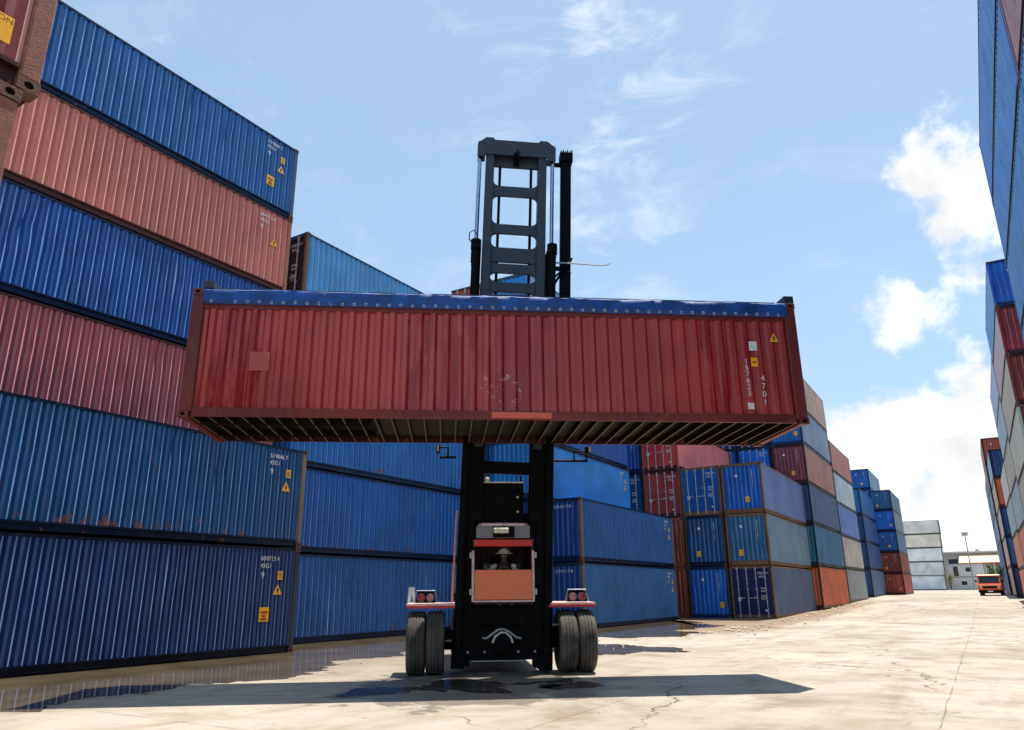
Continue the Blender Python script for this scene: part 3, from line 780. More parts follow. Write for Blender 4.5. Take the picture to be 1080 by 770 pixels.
    for s in (-1, 1):
        for k, x in enumerate((1.37, 1.765)):
            w = .19; prof = [(-w*.8, r*.52), (-w, r*.72), (-w, r*.88), (-w*.85, r*.965), (-w*.5, r), (-w*.42, r), (-w*.40, r*.975), (-w*.30, r*.975), (-w*.28, r), (-w*.06, r*1.002), (-w*.04, r*.975), (w*.06, r*.975), (w*.08, r*1.002), (w*.28, r), (w*.30, r*.975), (w*.40, r*.975), (w*.42, r), (w*.5, r), (w*.85, r*.965), (w, r*.88), (w, r*.72), (w*.8, r*.52)]
            wh = part('wheel', MB().lathe([(-.13, r*.2), (-.13, r*.5), (.13, r*.5), (.13, r*.2)], 'x', (0,0,0), 28), [M['orange']], None, True, (s*x, 0, r-.012))
            b = MB(); b.lathe(prof, 'x', (0,0,0), 48)
            part('tyre', b, [M['tread']], wh, True)
    for s in (-1, 1):
        wh = part('wheel', MB().lathe([(-.1, .1), (-.1, .3), (.1, .3), (.1, .1)], 'x', (0,0,0), 24), [M['orange']], None, True, (s*.85, 4.3, .55))
        part('tyre', MB().lathe([(-.15, .3), (-.17, .42), (-.12, .55), (.12, .55), (.17, .42), (.15, .3)], 'x', (0,0,0), 32), [M['rubber']], wh, True)
    # fenders with lamp clusters
    for s in (-1, 1):
        x0, x1 = sorted((s*.98, s*1.98))
        f = part('fender', MB().prism([(-.30, 1.345), (.75, 1.36), (.75, 1.40), (-.30, 1.385)], x0, x1, 'x'), [M['pale']])
        part('fender_edge', MB().box(x0, x1, -.320, -.302, 1.295, 1.34), [M['red']], f)
        part('mudguard', MB().box(*sorted((s*1.02, s*1.9)), -.27, .7, 1.315, 1.343), [M['black']], f)
        b = MB(); c = s*1.60
        b.prism([(c-.20, 1.40), (c+.22, 1.40), (c+.17, 1.62), (c-.15, 1.62)], -.22, -.10)
        lb = part('lamp_box', b, [M['black']], None); 
        for k, xo in enumerate((-.085, .105)):
            part('lamp_glass', MB().lathe([(0, .072), (-.03, .066), (-.04, .03)], 'y', (c+xo, -.221, 1.505), 20), [M['lampred'] if (k == 0) == (s < 0) else M['lamppink']], lb, True)
            part('lamp_ring', MB().lathe([(0, .085), (-.012, .085), (-.012, .072), (0, .072)], 'y', (c+xo, -.2205, 1.505), 20), [M['grey']], lb, True)
        part('lamp_guard', MB().tube([(c-.23,-.16,1.4), (c-.18,-.16,1.645), (c+.20,-.16,1.645), (c+.26,-.16,1.4)], .012, 8), [M['steel']], None, True)
    part('marker_board', MB().prism([(-1.97, 1.40), (-1.91, 1.40), (-1.88, 1.60), (-1.85, 1.40), (-1.80, 1.40), (-1.83, 1.72), (-1.95, 1.72)], -.12, -.10), [M['white']])
    # ladders and rails behind the mast
    for s in (-1, 1):
        b = MB()
        for yy in (.55, .85): b.tube([(s*1.06+.03, yy, 1.36), (s*1.03+.03, yy, 2.2), (s*1.0+.03, yy, 3.15), (s*.98+.03, yy, 3.38)], .022, 8)
        for k in range(6): b.tube([(s*(1.055-.011*k)+.03, .55, 1.6+.28*k), (s*(1.055-.011*k)+.03, .85, 1.6+.28*k)], .014, 6)
        part('hand_rail', b, [simple('pale_orange_rail', (228, 160, 128), .5)], None, True)
    b = MB(); 
    for k in range(4): b.box(1.02, 1.10, .5, .62, 1.55+.42*k, 1.75+.42*k)
    part('valve_block', b, [M['red']])
    # mirror and camera arms on the mast
    b = MB(); b.tube([(-1.0,-.1,4.48), (-1.36,-.1,4.48)], .03, 6); b.tube([(-1.18,-.1,4.48), (-1.18,-.1,4.70), (-1.38,-.1,4.70)], .02, 6); b.bbox(-1.44, -1.36, -.16, -.02, 4.58, 4.76, .01)
    part('work_lamp_arm', b, [M['black']]); part('work_lamp_glass', MB().box(-1.42, -1.385, -.175, -.161, 4.60, 4.74), [M['cream']])
    b = MB(); b.tube([(1.05,-.1,4.42), (1.96,-.1,4.42)], .03, 6); b.tube([(1.66,-.1,4.42), (1.66,-.1,4.64), (1.94,-.1,4.64), (1.94,-.1,4.42)], .018, 6); b.bbox(1.92, 2.04, -.16, -.02, 4.60, 4.74, .01)
    part('work_lamp_arm', b, [M['black']]); part('work_lamp_glass', MB().box(1.99, 2.03, -.175, -.161, 4.62, 4.72), [M['cream']])
    # the cab: orange apron, posts, red beam, grey roof unit, dark interior
    CX = .04; CY = -.21
    cab = part('cab', MB().box(CX-.66, CX-.62, .16, 1.72, 1.40, 2.72).box(CX+.62, CX+.66, .16, 1.72, 1.40, 2.72).box(CX-.62, CX+.62, 1.68, 1.72, 1.40, 2.72).box(CX-.62, CX+.62, .17, 1.68, 1.36, 1.40).box(CX-.66, CX+.66, .5, 1.72, 2.725, 2.78), [simple('cab_dark_red_paint', (74, 22, 18), .6)])
    part('apron', MB().bbox(CX-.61, CX+.61, .02, .06, 1.45, 2.06, .008), [M['orange']], cab)
    for s in (-1, 1):
        part('door_post', MB().tube([(CX+s*.645,.05,1.42), (CX+s*.645,.05,2.46)], .03, 8), [M['pale']], cab, True)
        for zq in (1.55, 2.30): part('hinge', MB().box(CX+s*.69-.03, CX+s*.69+.03, .02, .1, zq, zq+.12), [M['steel']], cab)
    for s in (-1, 1): part('mast_guard', MB().box(*sorted((s*.59, s*.80)), .18, .22, 2.72, 3.2), [M['black']], cab)
    part('back_guard', MB().box(CX-.6, CX+.6, .55, .6, 2.79, 3.3), [M['black']], cab)
    part('sill', MB().box(CX-.66, CX+.66, .0, .08, 1.405, 1.44), [M['pale']], cab)
    part('cross_beam', MB().bbox(CX-.64, CX+.64, .03, .16, 2.545, 2.69, .01), [M['red']], cab)
    ru = part('roof_unit', MB().prism([(CX-.58, 2.72), (CX+.58, 2.72), (CX+.58, 2.96), (CX+.50, 3.04), (CX-.50, 3.04), (CX-.58, 2.96)], .04, .5), [M['grey']], cab)
    part('lamp_housing', MB().box(CX-.22, CX+.24, .0, .039, 2.73, 2.96), [M['black']], ru)
    part('number_lamp', MB().bbox(CX-.21, CX+.12, -.03, .0, 2.82, 2.93, .01), [M['cream']], ru)
    part('cable', MB().tube([(CX+.02,.02,3.03), (CX+.0,.0,2.97), (CX+.06,-.01,2.90)], .008, 5), [M['black']], ru, True)
    part('visor', MB().box(CX-.46, CX+.46, .03, .039, 2.985, 3.02), [M['pale']], ru)
    part('seat', MB().bbox(CX-.2, CX+.26, .72, 1.2, 1.62, 1.78, .03).bbox(CX-.2, CX+.26, 1.16, 1.3, 1.78, 2.4, .04), [M['black']], cab)
    wheel = []
    for k in range(17):
        a = 2*math.pi*k/16; wheel.append((CX+.04+.17*math.cos(a), .42-.10*math.sin(a), 2.07+.12*math.sin(a)))
    part('steering_wheel', MB().tube(wheel, .016, 6, 0, False).tube([(CX+.04,.42,2.07), (CX+.04,.30,1.7)], .03, 8).tube([(CX-.13,.42,2.07), (CX+.21,.42,2.07)], .012, 6), [M['black']], cab, True)
    part('lever', MB().tube([(CX-.36,.5,1.75), (CX-.37,.42,2.10)], .014, 6).lathe([(-.04,.02), (0,.035), (.04,.02)], 'z', (CX-.37,.42,2.13), 10), [M['steel']], cab, True)
    cab.location.y = CY
    return t
truck = lift_truck()

# ------------------------------------------------------------------ the driver
def skin_mesh(name, verts, edges, radii, root=0, sub=2, mat=None):
    me = bpy.data.meshes.new(name); me.from_pydata(verts, edges, [])
    o = bpy.data.objects.new(name, me); C.objects.link(o)
    md = o.modifiers.new('skin', 'SKIN'); md.use_smooth_shade = True
    for i, r in enumerate(radii):
        q = r if isinstance(r, tuple) else (r, r); me.skin_vertices[0].data[i].radius = q
        me.skin_vertices[0].data[i].use_root = (i == root)
    s = o.modifiers.new('sub', 'SUBSURF'); s.levels = sub; s.render_levels = sub
    me2 = bpy.data.meshes.new_from_object(o.evaluated_get(bpy.context.evaluated_depsgraph_get()))
    bpy.data.objects.remove(o)
    me2.name = name; me2.materials.clear(); me2.materials.append(mat)
    return me2
def driver():
    SX, SY, SZ = .10, .50, 1.73          # hip centre, truck coordinates
    V = []; E = []; Rd = []
    def ch(pts, par=None):
        idx = []
        for (p, r) in pts:
            V.append((SX+p[0], SY+p[1], SZ+p[2])); Rd.append(r); idx.append(len(V)-1)
            if par is not None: E.append((par, len(V)-1))
            par = len(V)-1
        return idx
    sp = ch([((0,0,0), (.15,.11)), ((0,-.02,.18), (.14,.10)), ((0,-.05,.34), (.16,.10)), ((0,-.07,.46), (.10,.08)), ((0,-.09,.51), .062)])
    hd = ch([((0,-.115,.57), (.078,.09)), ((0,-.12,.645), (.084,.098)), ((0,-.11,.72), (.070,.082))], sp[-1])
    hands = []
    for s, hand in ((-1, (-.42,-.42,.47)), (1, (.30,-.42,.45))):
        arm = ch([((s*.19,-.07,.42), .062), ((s*.31,-.20,.36), .048), ((hand[0]*.93,hand[1]+.10,hand[2]-.02), .034), (hand, (.042,.022))], sp[3])
        hands.append((arm[-1], hand, s))
    for s in (-1, 1):
        ch([((s*.11,-.08,-.02), .095), ((s*.13,-.42,.0), .07), ((s*.13,-.46,-.22), .055), ((s*.13,-.44,-.36), .045), ((s*.13,-.56,-.385), .038)], sp[0])
    for base, h, s in hands:            # five separate, bent, unequal fingers
        for k, (dx, ln) in enumerate(((-.030,.058), (-.010,.068), (.011,.064), (.030,.050))):
            ch([((h[0]+dx, h[1]-.035, h[2]+.006), .0095), ((h[0]+dx*1.05, h[1]-.035-ln*.55, h[2]-.004), .0085), ((h[0]+dx*1.05, h[1]-.035-ln*.8, h[2]-.032), .0075)], base)
        ch([((h[0]-s*.042, h[1]-.012, h[2]-.006), .0105), ((h[0]-s*.052, h[1]-.045, h[2]-.018), .009)], base)
    me = skin_mesh('person', V, E, Rd, 0, 2, M['skin'])
    # seat of everything is the truck frame, so the figure gets the truck's place
    o = obj('person', me); o.location = truck.location; o.rotation_euler = truck.rotation_euler
    tag(o, 'truck driver in white hat and pale sleeves behind the orange cab front', 'person')
    def part(name, b, m): return obj(name, b.mesh(name, [m], True), o)
    P = lambda x, y, z: (SX+x, SY+y, SZ+z)
    vest = skin_mesh('vest', [P(0,0,.02), P(0,-.02,.18), P(0,-.05,.34), P(0,-.065,.445)], [(0,1),(1,2),(2,3)], [(.17,.13),(.162,.122),(.185,.125),(.12,.10)], 0, 2, M['vest']); obj('vest', vest, o)
    for s, hand in ((-1, (-.42,-.42,.47)), (1, (.30,-.42,.45))):
        sl = skin_mesh('sleeve', [P(s*.16,-.07,.42), P(s*.20,-.08,.415), P(s*.31,-.20,.36), P(hand[0]*.95,hand[1]+.14,hand[2]-.02)], [(0,1),(1,2),(2,3)], [.07,.076,.064,.05], 0, 2, M['shirt']); obj('sleeve', sl, o)
    for s in (-1, 1):
        tr = skin_mesh('trouser_leg', [P(s*.08,-.02,-.01), P(s*.13,-.42,.0), P(s*.13,-.46,-.22), P(s*.13,-.445,-.33)], [(0,1),(1,2),(2,3)], [.12,.086,.07,.062], 0, 2, M['trousers']); obj('trouser_leg', tr, o)
    # hat with a brim, face details
    c = P(0,-.118,.70)
    part('hat', MB().lathe([(-.012,.02), (-.012,.19), (.0,.192), (.016,.135), (.05,.118), (.10,.08), (.118,.02)], 'z', c, 28), M['hat'])
    part('nose', MB().tube([P(0,-.206,.66), P(0,-.232,.622), P(0,-.21,.612)], [.010,.014,.008], 8), M['skin'])
    for s in (-1, 1):
        part('eye', MB().lathe([(-.004,.004), (0,.011), (.004,.004)], 'y', P(s*.032,-.206,.652), 10), M['white'])
        part('ear', MB().lathe([(-.01,.01), (0,.03), (.01,.01)], 'x', P(s*.086,-.11,.635), 10), M['skin'])
    part('mouth', MB().box(*sorted((SX-.024, SX+.024)), SY-.214, SY-.198, SZ+.575, SZ+.582), simple('lips', (110, 50, 45), .5))
    part('hair', MB().lathe([(.0,.082), (.03,.084), (.06,.07)], 'z', P(0,-.09,.64), 20), M['blackink'])
driver()

# ------------------------------------------------------------------ the orange van
def van():
    y0 = 95.0
    t = thing('van', 'orange van with cream roof parked facing the camera at the lane end', 'van', (.45, y0, gz(y0)), R(-4))
    def part(name, b, m, parent=None, smooth=False, loc=None): return obj(name, b.mesh(name, [m], smooth), parent or t, None, loc)
    w = 1.08
    side = [(-.0, .42), (-.06, .62), (-.06, 1.10), (.04, 1.24), (.42, 1.98), (.55, 2.06), (4.6, 2.06), (4.72, 1.9), (4.75, .42)]
    b = MB(); n = len(side); vs = []
    for x, k in ((-w, 0), (-w+.06, .0), (w-.06, 0), (w, 0)):
        for y, z in side:
            q = .94 if (z > 1.2 and abs(x) > w-.02) else 1.0
            vs.append((x*q, y + (.05 if abs(x) > w-.02 and y < .5 else 0), z))
    fs = [tuple(range(n)), tuple(range(3*n, 4*n))]
    for k in range(3):
        for i in range(n): fs.append((k*n+i, k*n+(i+1) % n, (k+1)*n+(i+1) % n, (k+1)*n+i))
    body = part('body', b.add(vs, fs), M['vanorange'])
    part('roof', MB().prism([(.36, 2.065), (.55, 2.16), (4.5, 2.16), (4.66, 2.065)], -w*.95, w*.95, 'x'), M['vanwhite'])
    part('windscreen', MB().add([(-.94,.065,1.31),(.94,.065,1.31),(.86,.385,1.93),(-.86,.385,1.93),(-.94,.05,1.31),(.94,.05,1.31),(.86,.37,1.93),(-.86,.37,1.93)], [(0,1,2,3),(4,5,6,7),(0,1,5,4),(1,2,6,5),(2,3,7,6),(3,0,4,7)]), M['glass'])
    for s in (-1, 1):
        part('side_window', MB().box(*sorted((s*1.035, s*1.055)), .7, 1.7, 1.35, 1.9).box(*sorted((s*1.035, s*1.055)), 1.85, 4.3, 1.35, 1.9), M['glass'])
        part('headlight', MB().lathe([(0, .12), (-.03, .11), (-.05, .05)], 'y', (s*.80, -.06, .86), 16), M['cream'], None, True)
        part('mirror', MB().bbox(*sorted((s*1.10, s*1.26)), .1, .2, 1.36, 1.62, .02).box(*sorted((s*1.0, s*1.12)), .12, .16, 1.44, 1.48), M['black'])
        for yy in (.75, 3.8):
            wh = part('wheel', MB().lathe([(-.09,.08), (-.09,.2), (.09,.2), (.09,.08)], 'x', (0,0,0), 20), M['grey'], None, True, (s*.93, yy, .33))
            part('tyre', MB().lathe([(-.09,.2), (-.11,.27), (-.08,.33), (.08,.33), (.11,.27), (.09,.2)], 'x', (0,0,0), 24), M['rubber'], wh, True)
    part('grille', MB().box(-.62, .62, -.085, -.06, .76, .98), M['black']); part('bumper', MB().bbox(-w, w, -.16, -.03, .36, .56, .03), M['black'])
    part('waist_band', MB().box(-1.0, 1.0, -.075, -.06, 1.02, 1.09), M['vanwhite']); part('number_plate', MB().box(-.25, .25, -.175, -.161, .40, .51), M['white'])
    part('undercarriage', MB().box(-.8, .8, .3, 4.5, .25, .419), M['black'])
van()

# ------------------------------------------------------------------ buildings, lamp, plants at the end of the lane
def cabin(x0, z0, label, op):
    t = thing('site_cabin', label, 'site cabin', (x0, 181, z0))
    def part(name, b, m, parent=None): return obj(name, b.mesh(name, [m]), parent or t)
    L, D, H = 6.6, 2.5, 2.55
    part('wall', MB().bbox(0, L, 0, D, .06, H-.1, .03), M['concrete_wall']); part('roof', MB().bbox(-.08, L+.08, -.08, D+.08, H-.099, H, .02), M['grey']); part('base_rail', MB().box(.05, L-.05, .02, D, 0, .059), M['greywall'])
    for k, x0, x1, a, b in op:
        o = part('door' if k == 'd' else 'window', MB().box(x0, x1, -.03, -.004, a, b), M['glass'] if k == 'w' else simple('dark_door', (60, 52, 50), .6))
        part('frame', MB().box(x0-.06, x0, -.05, -.004, a, b).box(x1, x1+.06, -.05, -.004, a, b).box(x0-.06, x1+.06, -.05, -.004, b, b+.06).box(x0-.06, x1+.06, -.06, -.004, a-.06, a), M['white'], o)
cabin(-6.0, gz(181), 'white site cabin with one small window, lower of two by the lane end', [('w', 2.1, 3.1, .95, 1.7)])
cabin(-6.2, gz(181)+2.56, 'white site cabin with a dark door and window, upper of two by the lane end', [('d', 1.2, 2.1, .1, 2.1), ('w', 3.4, 4.6, .95, 1.85)])
def depot():
    t = thing('depot_building', 'grey flat roofed depot with a cream and terracotta canopy behind the cabins', 'building', (0, 190, gz(190)))
    def part(name, b, m, parent=None): return obj(name, b.mesh(name, [m]), parent or t)
    part('wall', MB().box(-7, 22, 0, 14, 0, 7.3).box(-7, 22, -.3, 14.3, 7.301, 7.6), M['greywall'])
    part('roof', MB().box(-7.3, 22.3, -.6, 14.4, 7.601, 7.85), M['concrete_wall'])
    part('roof_vent', MB().box(-.5, .2, 2, 3, 7.851, 8.3), M['greywall']); part('roof_vent', MB().box(4.2, 4.7, 2, 3, 7.851, 8.4), M['greywall'])
    part('canopy', MB().add([(-3.6,-.3,7.0),(22,-.3,7.0),(22,-3.6,5.3),(-3.9,-3.6,5.3),(-3.6,-.3,7.1),(22,-.3,7.1),(22,-3.6,5.4),(-3.9,-3.6,5.4)], [(0,3,2,1),(4,5,6,7),(0,1,5,4),(1,2,6,5),(2,3,7,6),(3,0,4,7)]), M['awning'])
    part('canopy_edge', MB().box(-3.95, 22, -3.72, -3.601, 5.1, 5.42), M['awnedge'])
    for x in (-2.8, .6, 2.2, 5.5, 9): part('canopy_post', MB().box(x, x+.25, -3.5, -3.25, 0, 5.2), M['concrete_wall'])
    for x in (-6.2, 1.2, 3.2, 6.5, 9.8):
        o = part('window', MB().box(x, x+1.5, -.05, -.004, 2.9, 4.7), M['glass']); part('frame', MB().box(x-.08, x, -.08, -.004, 2.8, 4.8).box(x+1.5, x+1.58, -.08, -.004, 2.8, 4.8).box(x+.7, x+.78, -.08, -.051, 2.9, 4.7), M['white'], o)
    part('dark_bay', MB().box(-5.8, -3.4, -.05, -.004, 5.2, 6.3), M['glass'])
depot()
t = thing('lamp_mast', 'slender floodlight mast rising above the depot roof', 'lamp mast', (-1.75, 176, gz(176)))
obj('pole', MB().tube([(0,0,0),(0,0,10.4)], [.16,.09], 10).mesh('pole', [M['pole']], True), t)
obj('lamp_head', MB().prism([(-.6,10.4),(.6,10.4),(.45,10.9),(-.45,10.9)], -.3, .3).box(-.7, .7, -.35, .35, 10.9, 11.05).mesh('lamp_head', [M['greywall']]), t)
def bush(name, label, x, y, h, w, n, leaf, seed):
    t = thing(name, label, 'bush', (x, y, gz(y))); rg = random.Random(seed); b = MB(); s = MB()
    tips = []
    for k in range(9):
        a = rg.uniform(0, 6.28); q = rg.uniform(.2, 1)*w*.5; z = h*rg.uniform(.5, .95)
        s.tube([(0,0,0), (q*.4*math.cos(a), q*.4*math.sin(a), z*.5), (q*math.cos(a), q*math.sin(a), z)], [.04,.025,.01], 5); tips.append((q*math.cos(a), q*math.sin(a), z))
    for k in range(n):
        c = rg.choice(tips); p = Vector((c[0]+rg.gauss(0,w*.13), c[1]+rg.gauss(0,w*.13), max(.1, c[2]+rg.gauss(0,h*.13))))
        d = Vector((rg.gauss(0,1), rg.gauss(0,1), rg.gauss(0,.6))).normalized(); e = d.orthogonal().normalized(); L = rg.uniform(.1, .22)
        b.add([p-e*L*.25, p+d*L*.5-Vector((0,0,.02)), p+e*L*.25, p-d*L*.5], [(0,1,2,3)])
    obj('stems', s.mesh('stems', [M['stem']]), t); me = bpy.data.meshes.new('foliage'); me.from_pydata(b.v, [], b.f); me.materials.append(leaf); obj('foliage', me, t)
bush('bush', 'yellow green bush behind the orange van', 1.75, 118, 3.4, 2.6, 1500, M['leaf'], 4)
bush('bush', 'dry brownish bush at the foot of the pale far stack', -5.75, 178.2, 3.2, 1.6, 900, M['leafdry'], 9)

# ------------------------------------------------------------------ ground and water
def ground():
    ys = [-400, 0, 20, 41] + list(range(42, 101, 2)) + list(range(105, 210, 5)) + [400, 1000, 4000]; xs = [-3000, -300, -60, -25, 0, 25, 60, 300, 3000]
    vs = [(x, y, gz(y)) for y in ys for x in xs]; n = len(xs)
    fs = [(j*n+i, j*n+i+1, (j+1)*n+i+1, (j+1)*n+i) for j in range(len(ys)-1) for i in range(n-1)]
    m, t, p = material('yard_concrete')
    co = t.new('ShaderNodeTexCoord').outputs['Object']; xyz = t.sep(co)
    big = t.noise(co, .10, 4, .6, .4); mid = t.noise(co, .9, 5, .6, .6); fin = t.noise(co, 14, 6, .7)
    tr = t.noise(t.vmath('MULTIPLY', co, (1.6, .12, 1.)), 1., 5, .6, .3)     # tyre-worn lengthwise streaks
    col = t.mix(t.ramp(big, .3, .7), srgb(154, 144, 129), srgb(182, 171, 155))
    col = t.mix(t.math('MULTIPLY', t.ramp(mid, .42, .72), .5), col, srgb(126, 108, 88))
    col = t.mix(t.math('MULTIPLY', t.ramp(tr, .5, .75), .45), col, srgb(120, 106, 90))
    col = t.mix(t.math('MULTIPLY', t.ramp(fin, .55, .8), .35), col, srgb(98, 85, 72))
    st = t.noise(co, .32, 6, .68, .8); col = t.mix(t.math('MULTIPLY', t.ramp(st, .50, .68), .62), col, srgb(116, 98, 78))
    gr = t.noise(co, 38, 3, .6); col = t.mix(t.math('MULTIPLY', t.ramp(gr, .58, .74), .4), col, srgb(92, 80, 68))
    oil = t.ramp(t.noise(co, .55, 5, .7), .62, .68); col = t.mix(t.math('MULTIPLY', oil, .5), col, srgb(84, 74, 64))
    # slab joints
    wx = t.math('ADD', xyz[0], t.math('MULTIPLY', t.math('SUBTRACT', t.noise(co, .7, 4), .5), .10))
    wy = t.math('ADD', xyz[1], t.math('MULTIPLY', t.math('SUBTRACT', t.noise(co, .6, 4), .5), .10))
    def joint(v, off, per, w):
        q = t.math('ABSOLUTE', t.math('SUBTRACT', t.math('FRACT', t.math('ADD', t.math('DIVIDE', t.math('ADD', v, off), per), .5)), .5))
        return t.ramp(t.math('MULTIPLY', q, per), w*.4, w, 1, 0)
    j = t.math('MAXIMUM', joint(wx, .74, 4.3, .016), joint(wy, -1.6, 5.2, .022))
    j = t.math('MULTIPLY', j, t.ramp(t.noise(co, 1.1, 4), .3, .55))
    # cracks
    vo = t.new('ShaderNodeTexVoronoi', feature='DISTANCE_TO_EDGE'); vo.inputs['Scale'].default_value = .17
    wn = t.new('ShaderNodeTexNoise'); wn.inputs['Scale'].default_value = .8; wn.inputs['Detail'].default_value = 7; wn.inputs['Roughness'].default_value = .62; t.link(co, wn.inputs['Vector'])
    t.link(t.vmath('ADD', co, t.vmath('MULTIPLY', wn.outputs['Color'], (1.5, 1.5, 0))), vo.inputs['Vector'])
    ck = t.math('MULTIPLY', t.ramp(vo.outputs['Distance'], .0008, .0042, 1, 0), t.ramp(t.noise(co, .22, 3), .45, .56))
    lines = t.math('MAXIMUM', t.math('MULTIPLY', j, .5), ck)
    col = t.mix(lines, col, srgb(62, 52, 44))
    d2 = t.math('ADD', xyz[0], t.math('MULTIPLY', t.math('SUBTRACT', t.noise(co, .9, 7, .72), .5), 6.))
    s2 = t.math('MULTIPLY', t.ramp(d2, -8.6, -7.6, 1, 0), t.math('MULTIPLY', t.ramp(xyz[1], 27, 33), t.ramp(xyz[1], 66, 80, 1, 0)))
    col = t.mix(t.math('MULTIPLY', s2, .7), col, srgb(118, 88, 58))
    # brown silt along the container feet on the left and damp stains
    sl = t.math('ADD', xyz[0], t.math('MULTIPLY', t.noise(co, .35, 5, .6), 7.))
    silt = t.math('MULTIPLY', t.ramp(sl, -11.5, -6.5, 1, 0), t.ramp(xyz[1], 44, 50, 1, 0))
    col = t.mix(t.math('MULTIPLY', silt, .62), col, srgb(98, 82, 64))
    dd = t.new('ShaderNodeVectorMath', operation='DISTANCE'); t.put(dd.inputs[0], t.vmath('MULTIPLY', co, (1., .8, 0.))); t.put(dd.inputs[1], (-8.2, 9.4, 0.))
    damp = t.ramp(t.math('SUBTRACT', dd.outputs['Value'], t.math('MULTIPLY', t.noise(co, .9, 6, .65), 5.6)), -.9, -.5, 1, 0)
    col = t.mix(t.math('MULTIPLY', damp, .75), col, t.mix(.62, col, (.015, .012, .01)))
    t.link(col, p.inputs['Base Color'])
    t.link(t.math('SUBTRACT', t.ramp(mid, .3, .7, .62, .85), t.math('MULTIPLY', damp, .32)), p.inputs['Roughness'])
    bp = t.new('ShaderNodeBump'); bp.inputs['Strength'].default_value = .5; bp.inputs['Distance'].default_value = .02
    t.link(t.math('SUBTRACT', t.math('ADD', t.math('MULTIPLY', fin, .25), t.math('MULTIPLY', mid, .5)), lines), bp.inputs['Height']); t.link(bp.outputs[0], p.inputs['Normal'])
    me = bpy.data.meshes.new('ground'); me.from_pydata(vs, [], fs); me.materials.append(m)
    tag(obj('ground', me), None, None, None, 'structure')
ground()
def water_mat(name, rgb, alpha_rough=.02):
    m, t, p = material(name); co = t.new('ShaderNodeTexCoord').outputs['Object']
    n = t.noise(co, .8, 4); p.inputs['IOR'].default_value = 1.38; b = srgb(*rgb)
    t.link(t.mix(t.ramp(n, .3, .7), tuple(c*.75 for c in b), tuple(c*1.25 for c in b)), p.inputs['Base Color'])
    t.link(t.ramp(t.noise(co, 2.2, 5, .65), .5, .72, alpha_rough, alpha_rough+.12), p.inputs['Roughness'])
    bp = t.new('ShaderNodeBump'); bp.inputs['Strength'].default_value = .04; bp.inputs['Distance'].default_value = .01
    t.link(t.noise(co, 5, 2), bp.inputs['Height']); t.link(bp.outputs[0], p.inputs['Normal']); return m
def puddle(pts, m, seed, z, rough=.25):
    """irregular thin sheet of standing water; pts outline in plan"""
    from mathutils import noise as mn
    out = []; n = len(pts)
    for i in range(n):
        a, b = Vector(pts[i]), Vector(pts[(i+1) % n]); L = (b-a).length; k = max(2, int(L/.07)); q = Vector((-(b-a).y, (b-a).x))/max(L, .01)
        for j in range(k):
            p = a.lerp(b, j/k); e = math.sin(math.pi*j/k)**.5
            d = mn.noise(Vector((p.x*.7, p.y*.7, seed)))*rough*2.2 + mn.noise(Vector((p.x*2.6, p.y*2.6, seed+5)))*rough*.9 + mn.noise(Vector((p.x*7., p.y*7., seed+9)))*rough*.5
            out.append((p.x + q.x*d, p.y + q.y*d, z))
    me = bpy.data.meshes.new('puddle'); me.from_pydata(out, [], [tuple(range(len(out)))]); me.materials.append(m)
    tag(obj('puddle', me), None, None, None, 'structure')
wm = water_mat('shallow_silty_water', (96, 84, 66)); wd = water_mat('dark_oily_water', (62, 56, 50), .22)
puddle([(-24, -2), (-12.2, 2.2), (-12.7, 6.2), (-12.75, 8.3), (-12.1, 10.4), (-12.6, 11.8), (-13.6, 14.5), (-14.4, 18), (-15.2, 23), (-15.4, 29), (-24, 30)], wm, 1., .004, .35)
puddle([(-15.8, 27), (-13.0, 25.0), (-10.6, 26.4), (-9.3, 30), (-11.2, 31.2), (-10.8, 36), (-12.8, 40), (-15.8, 43.5)], wm, 2., .004, .4)
puddle([(-11.0, 19.0), (-8.9, 18.9), (-7.3, 20.8), (-8.1, 22.0), (-9.6, 22.2), (-11.4, 23.0), (-12.2, 21)], wm, 3., .005, .35)
puddle([(-9.3, 10.4), (-8.4, 10.2), (-7.7, 11.2), (-7.3, 12.2), (-6.9, 13.2), (-7.9, 12.9), (-9.0, 11.8)], wd, 4., .006, .7)
puddle([(-6.9, 12.0), (-6.3, 12.4), (-6.5, 13.1), (-7.0, 12.8)], wd, 6., .006, .4)

def gravel():
    rg = random.Random(21); b = MB()
    def stone(x, y, r):
        c = Vector((x, y, gz(y) + r*.35)); q = [Vector((rg.uniform(.7,1.2)*a, rg.uniform(.7,1.2)*d, rg.uniform(.5,.8)*e))*r for a, d, e in ((1,0,0),(-1,0,0),(0,1,0),(0,-1,0),(0,0,1),(0,0,-1))]
        b.add([c+p for p in q], [(0,2,4),(2,1,4),(1,3,4),(3,0,4),(2,0,5),(1,2,5),(3,1,5),(0,3,5)])
    for _ in range(420): y = rg.uniform(28, 72); stone(-10.0 + abs(rg.gauss(0, .9)) + .25, y, rg.choice((.02,.03,.03,.05,.09)))
    for _ in range(260): stone(rg.uniform(-13, 2), rg.uniform(7, 40), rg.choice((.008,.012,.018)))
    for _ in range(60): stone(rg.gauss(-11.3, 1.2), rg.gauss(21, 2.5), rg.choice((.02,.03,.05)))
    tag(obj('gravel', b.mesh('gravel', [simple('pale_stone', (186, 172, 150), .85, 0, .3, 3)])), 'loose pale stones and grit on the concrete along the container feet', 'gravel', None, 'stuff')
gravel()

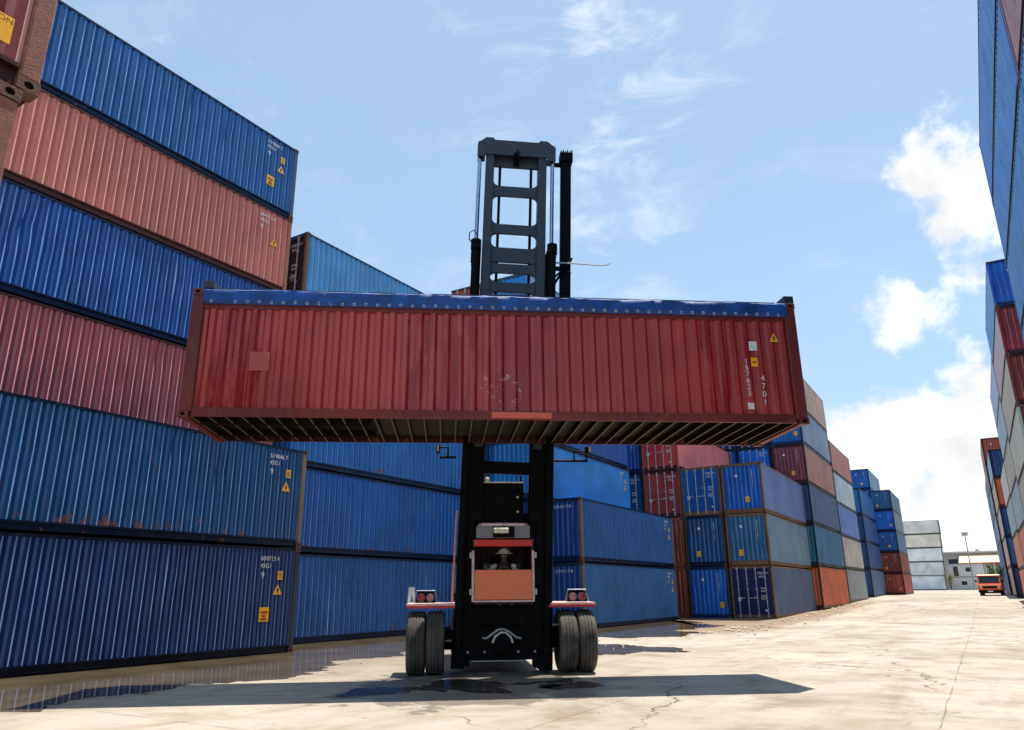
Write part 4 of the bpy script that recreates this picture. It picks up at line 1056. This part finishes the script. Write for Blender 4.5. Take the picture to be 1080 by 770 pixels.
# ------------------------------------------------------------------ sky, sun, camera
S = Vector((.05, .25, .967)).normalized(); el = math.asin(S.z); az = math.atan2(S.x, S.y)
world = bpy.data.worlds.new('World'); scene.world = world; world.use_nodes = True
t = NT(world); bg = t.n['Background']
sky = t.new('ShaderNodeTexSky', sky_type='NISHITA'); sky.sun_disc = False; sky.sun_elevation = el; sky.sun_rotation = az
sky.air_density = 1.0; sky.dust_density = 1.2; sky.ozone_density = 1.2
d = t.new('ShaderNodeTexCoord').outputs['Generated']
d = t.vmath('NORMALIZE', d); dz = t.sep(d)[2]
def blob(c, r0, r1):
    c = Vector(c).normalized(); q = t.vmath('DOT_PRODUCT', d, tuple(c)); return t.ramp(q, math.cos(R(r1)), math.cos(R(r0)))
cl = t.noise(d, 9.5, 10, .58, .1); cl2 = t.noise(d, 11., 8, .6)
wis = t.noise(t.vmath('MULTIPLY', d, (1., 1.6, 2.6)), 6., 9, .62, .5)
RAYS = {'c1': [0.08417, 1.06348, 0.59112], 'c2': [0.04524, 1.09972, 0.42512], 'c2b': [-0.02445, 1.07702, 0.37033], 'c3': [-0.09465, 1.11413, 0.14918], 'c4': [-0.00332, 1.13897, 0.23457], 'c5': [0.04369, 1.13751, 0.31792], 'w1': [-0.32393, 0.78202, 0.68131], 'w2': [-0.38523, 0.82904, 0.44774]}
bias = None
for c0, r0, r1, amp in (((0.0689, 1.0563, 0.5851), 0, 6, .26), ((0.0534, 1.0989, 0.4411), 0, 6, .27), ((-0.0131, 1.0831, 0.3727), 0, 5.5, .23), ((.0437, 1.1375, .3179), 0, 2.5, .17), ((-.07, 1.1471, .0996), 6, 11.5, .33), ((-.1214, 1.0844, .1864), 2, 6, .22), ((.0145, 1.1588, .2097), 2, 6, .23)):
    q = t.math('MULTIPLY', blob(c0, r0, r1), amp); bias = q if bias is None else t.math('MAXIMUM', bias, q)
low = t.ramp(dz, .02, .14, .10, 0.)
dens = t.math('ADD', t.math('ADD', cl, bias), low)
cum = t.ramp(dens, .66, .80)
shade = t.ramp(cl2, .3, .7, .74, 1.06)
ccol = t.mix(1., (.97*1., .98*1., 1.0), t.comb(shade, shade, shade), 'MULTIPLY')
wm_ = t.math('MAXIMUM', blob(RAYS['w1'], 3, 12), t.math('MULTIPLY', blob(RAYS['w2'], 2, 10), .7)); 
wisp = t.math('MULTIPLY', t.ramp(wis, .50, .74), t.math('ADD', t.math('MULTIPLY', wm_, .44), .13))
K = 9.0
base = t.mix(1., sky.outputs[0], (1., 1., 1.), 'MULTIPLY')
# thin high haze lightens the clear sky evenly
base = t.mix(t.ramp(dz, .0, .75, .62, .40), base, (.55*K, .81*K, 1.09*K))
c = t.mix(wisp, base, (K*1.0, K*1.02, K*1.05))
c = t.mix(cum, c, t.mix(1., ccol, (K*1.05, K*1.05, K*1.05), 'MULTIPLY'))
t.link(c, bg.inputs[0]); bg.inputs[1].default_value = .088

sun = bpy.data.lights.new('sun', 'SUN'); sun.energy = 5.0; sun.angle = R(.53); sun.color = (1., .95, .87)
so = bpy.data.objects.new('sun', sun); C.objects.link(so); so.rotation_euler = S.to_track_quat('Z', 'Y').to_euler()

cam = bpy.data.cameras.new('camera'); co_ = bpy.data.objects.new('camera', cam); C.objects.link(co_)
RT, UP, FW = ([0.85242, 0.52279, -0.00819], [0.1608, -0.24722, 0.95552], [-0.49752, 0.81583, 0.2948])
mt = Matrix((RT, UP, [-a for a in FW])).transposed().to_4x4(); mt.translation = (0, 0, 1.6011)
co_.matrix_world = mt
cam.sensor_width = 36; cam.lens = 776.5909/1080*36; cam.shift_x = -.0012; cam.clip_start = .1; cam.clip_end = 6000
scene.camera = co_
vs_ = scene.view_settings; vs_.view_transform = 'Standard'; vs_.look = 'None'; vs_.exposure = .55; vs_.gamma = 1; vs_.use_curve_mapping = False
scene.render.engine = 'CYCLES'; scene.cycles.max_bounces = 6
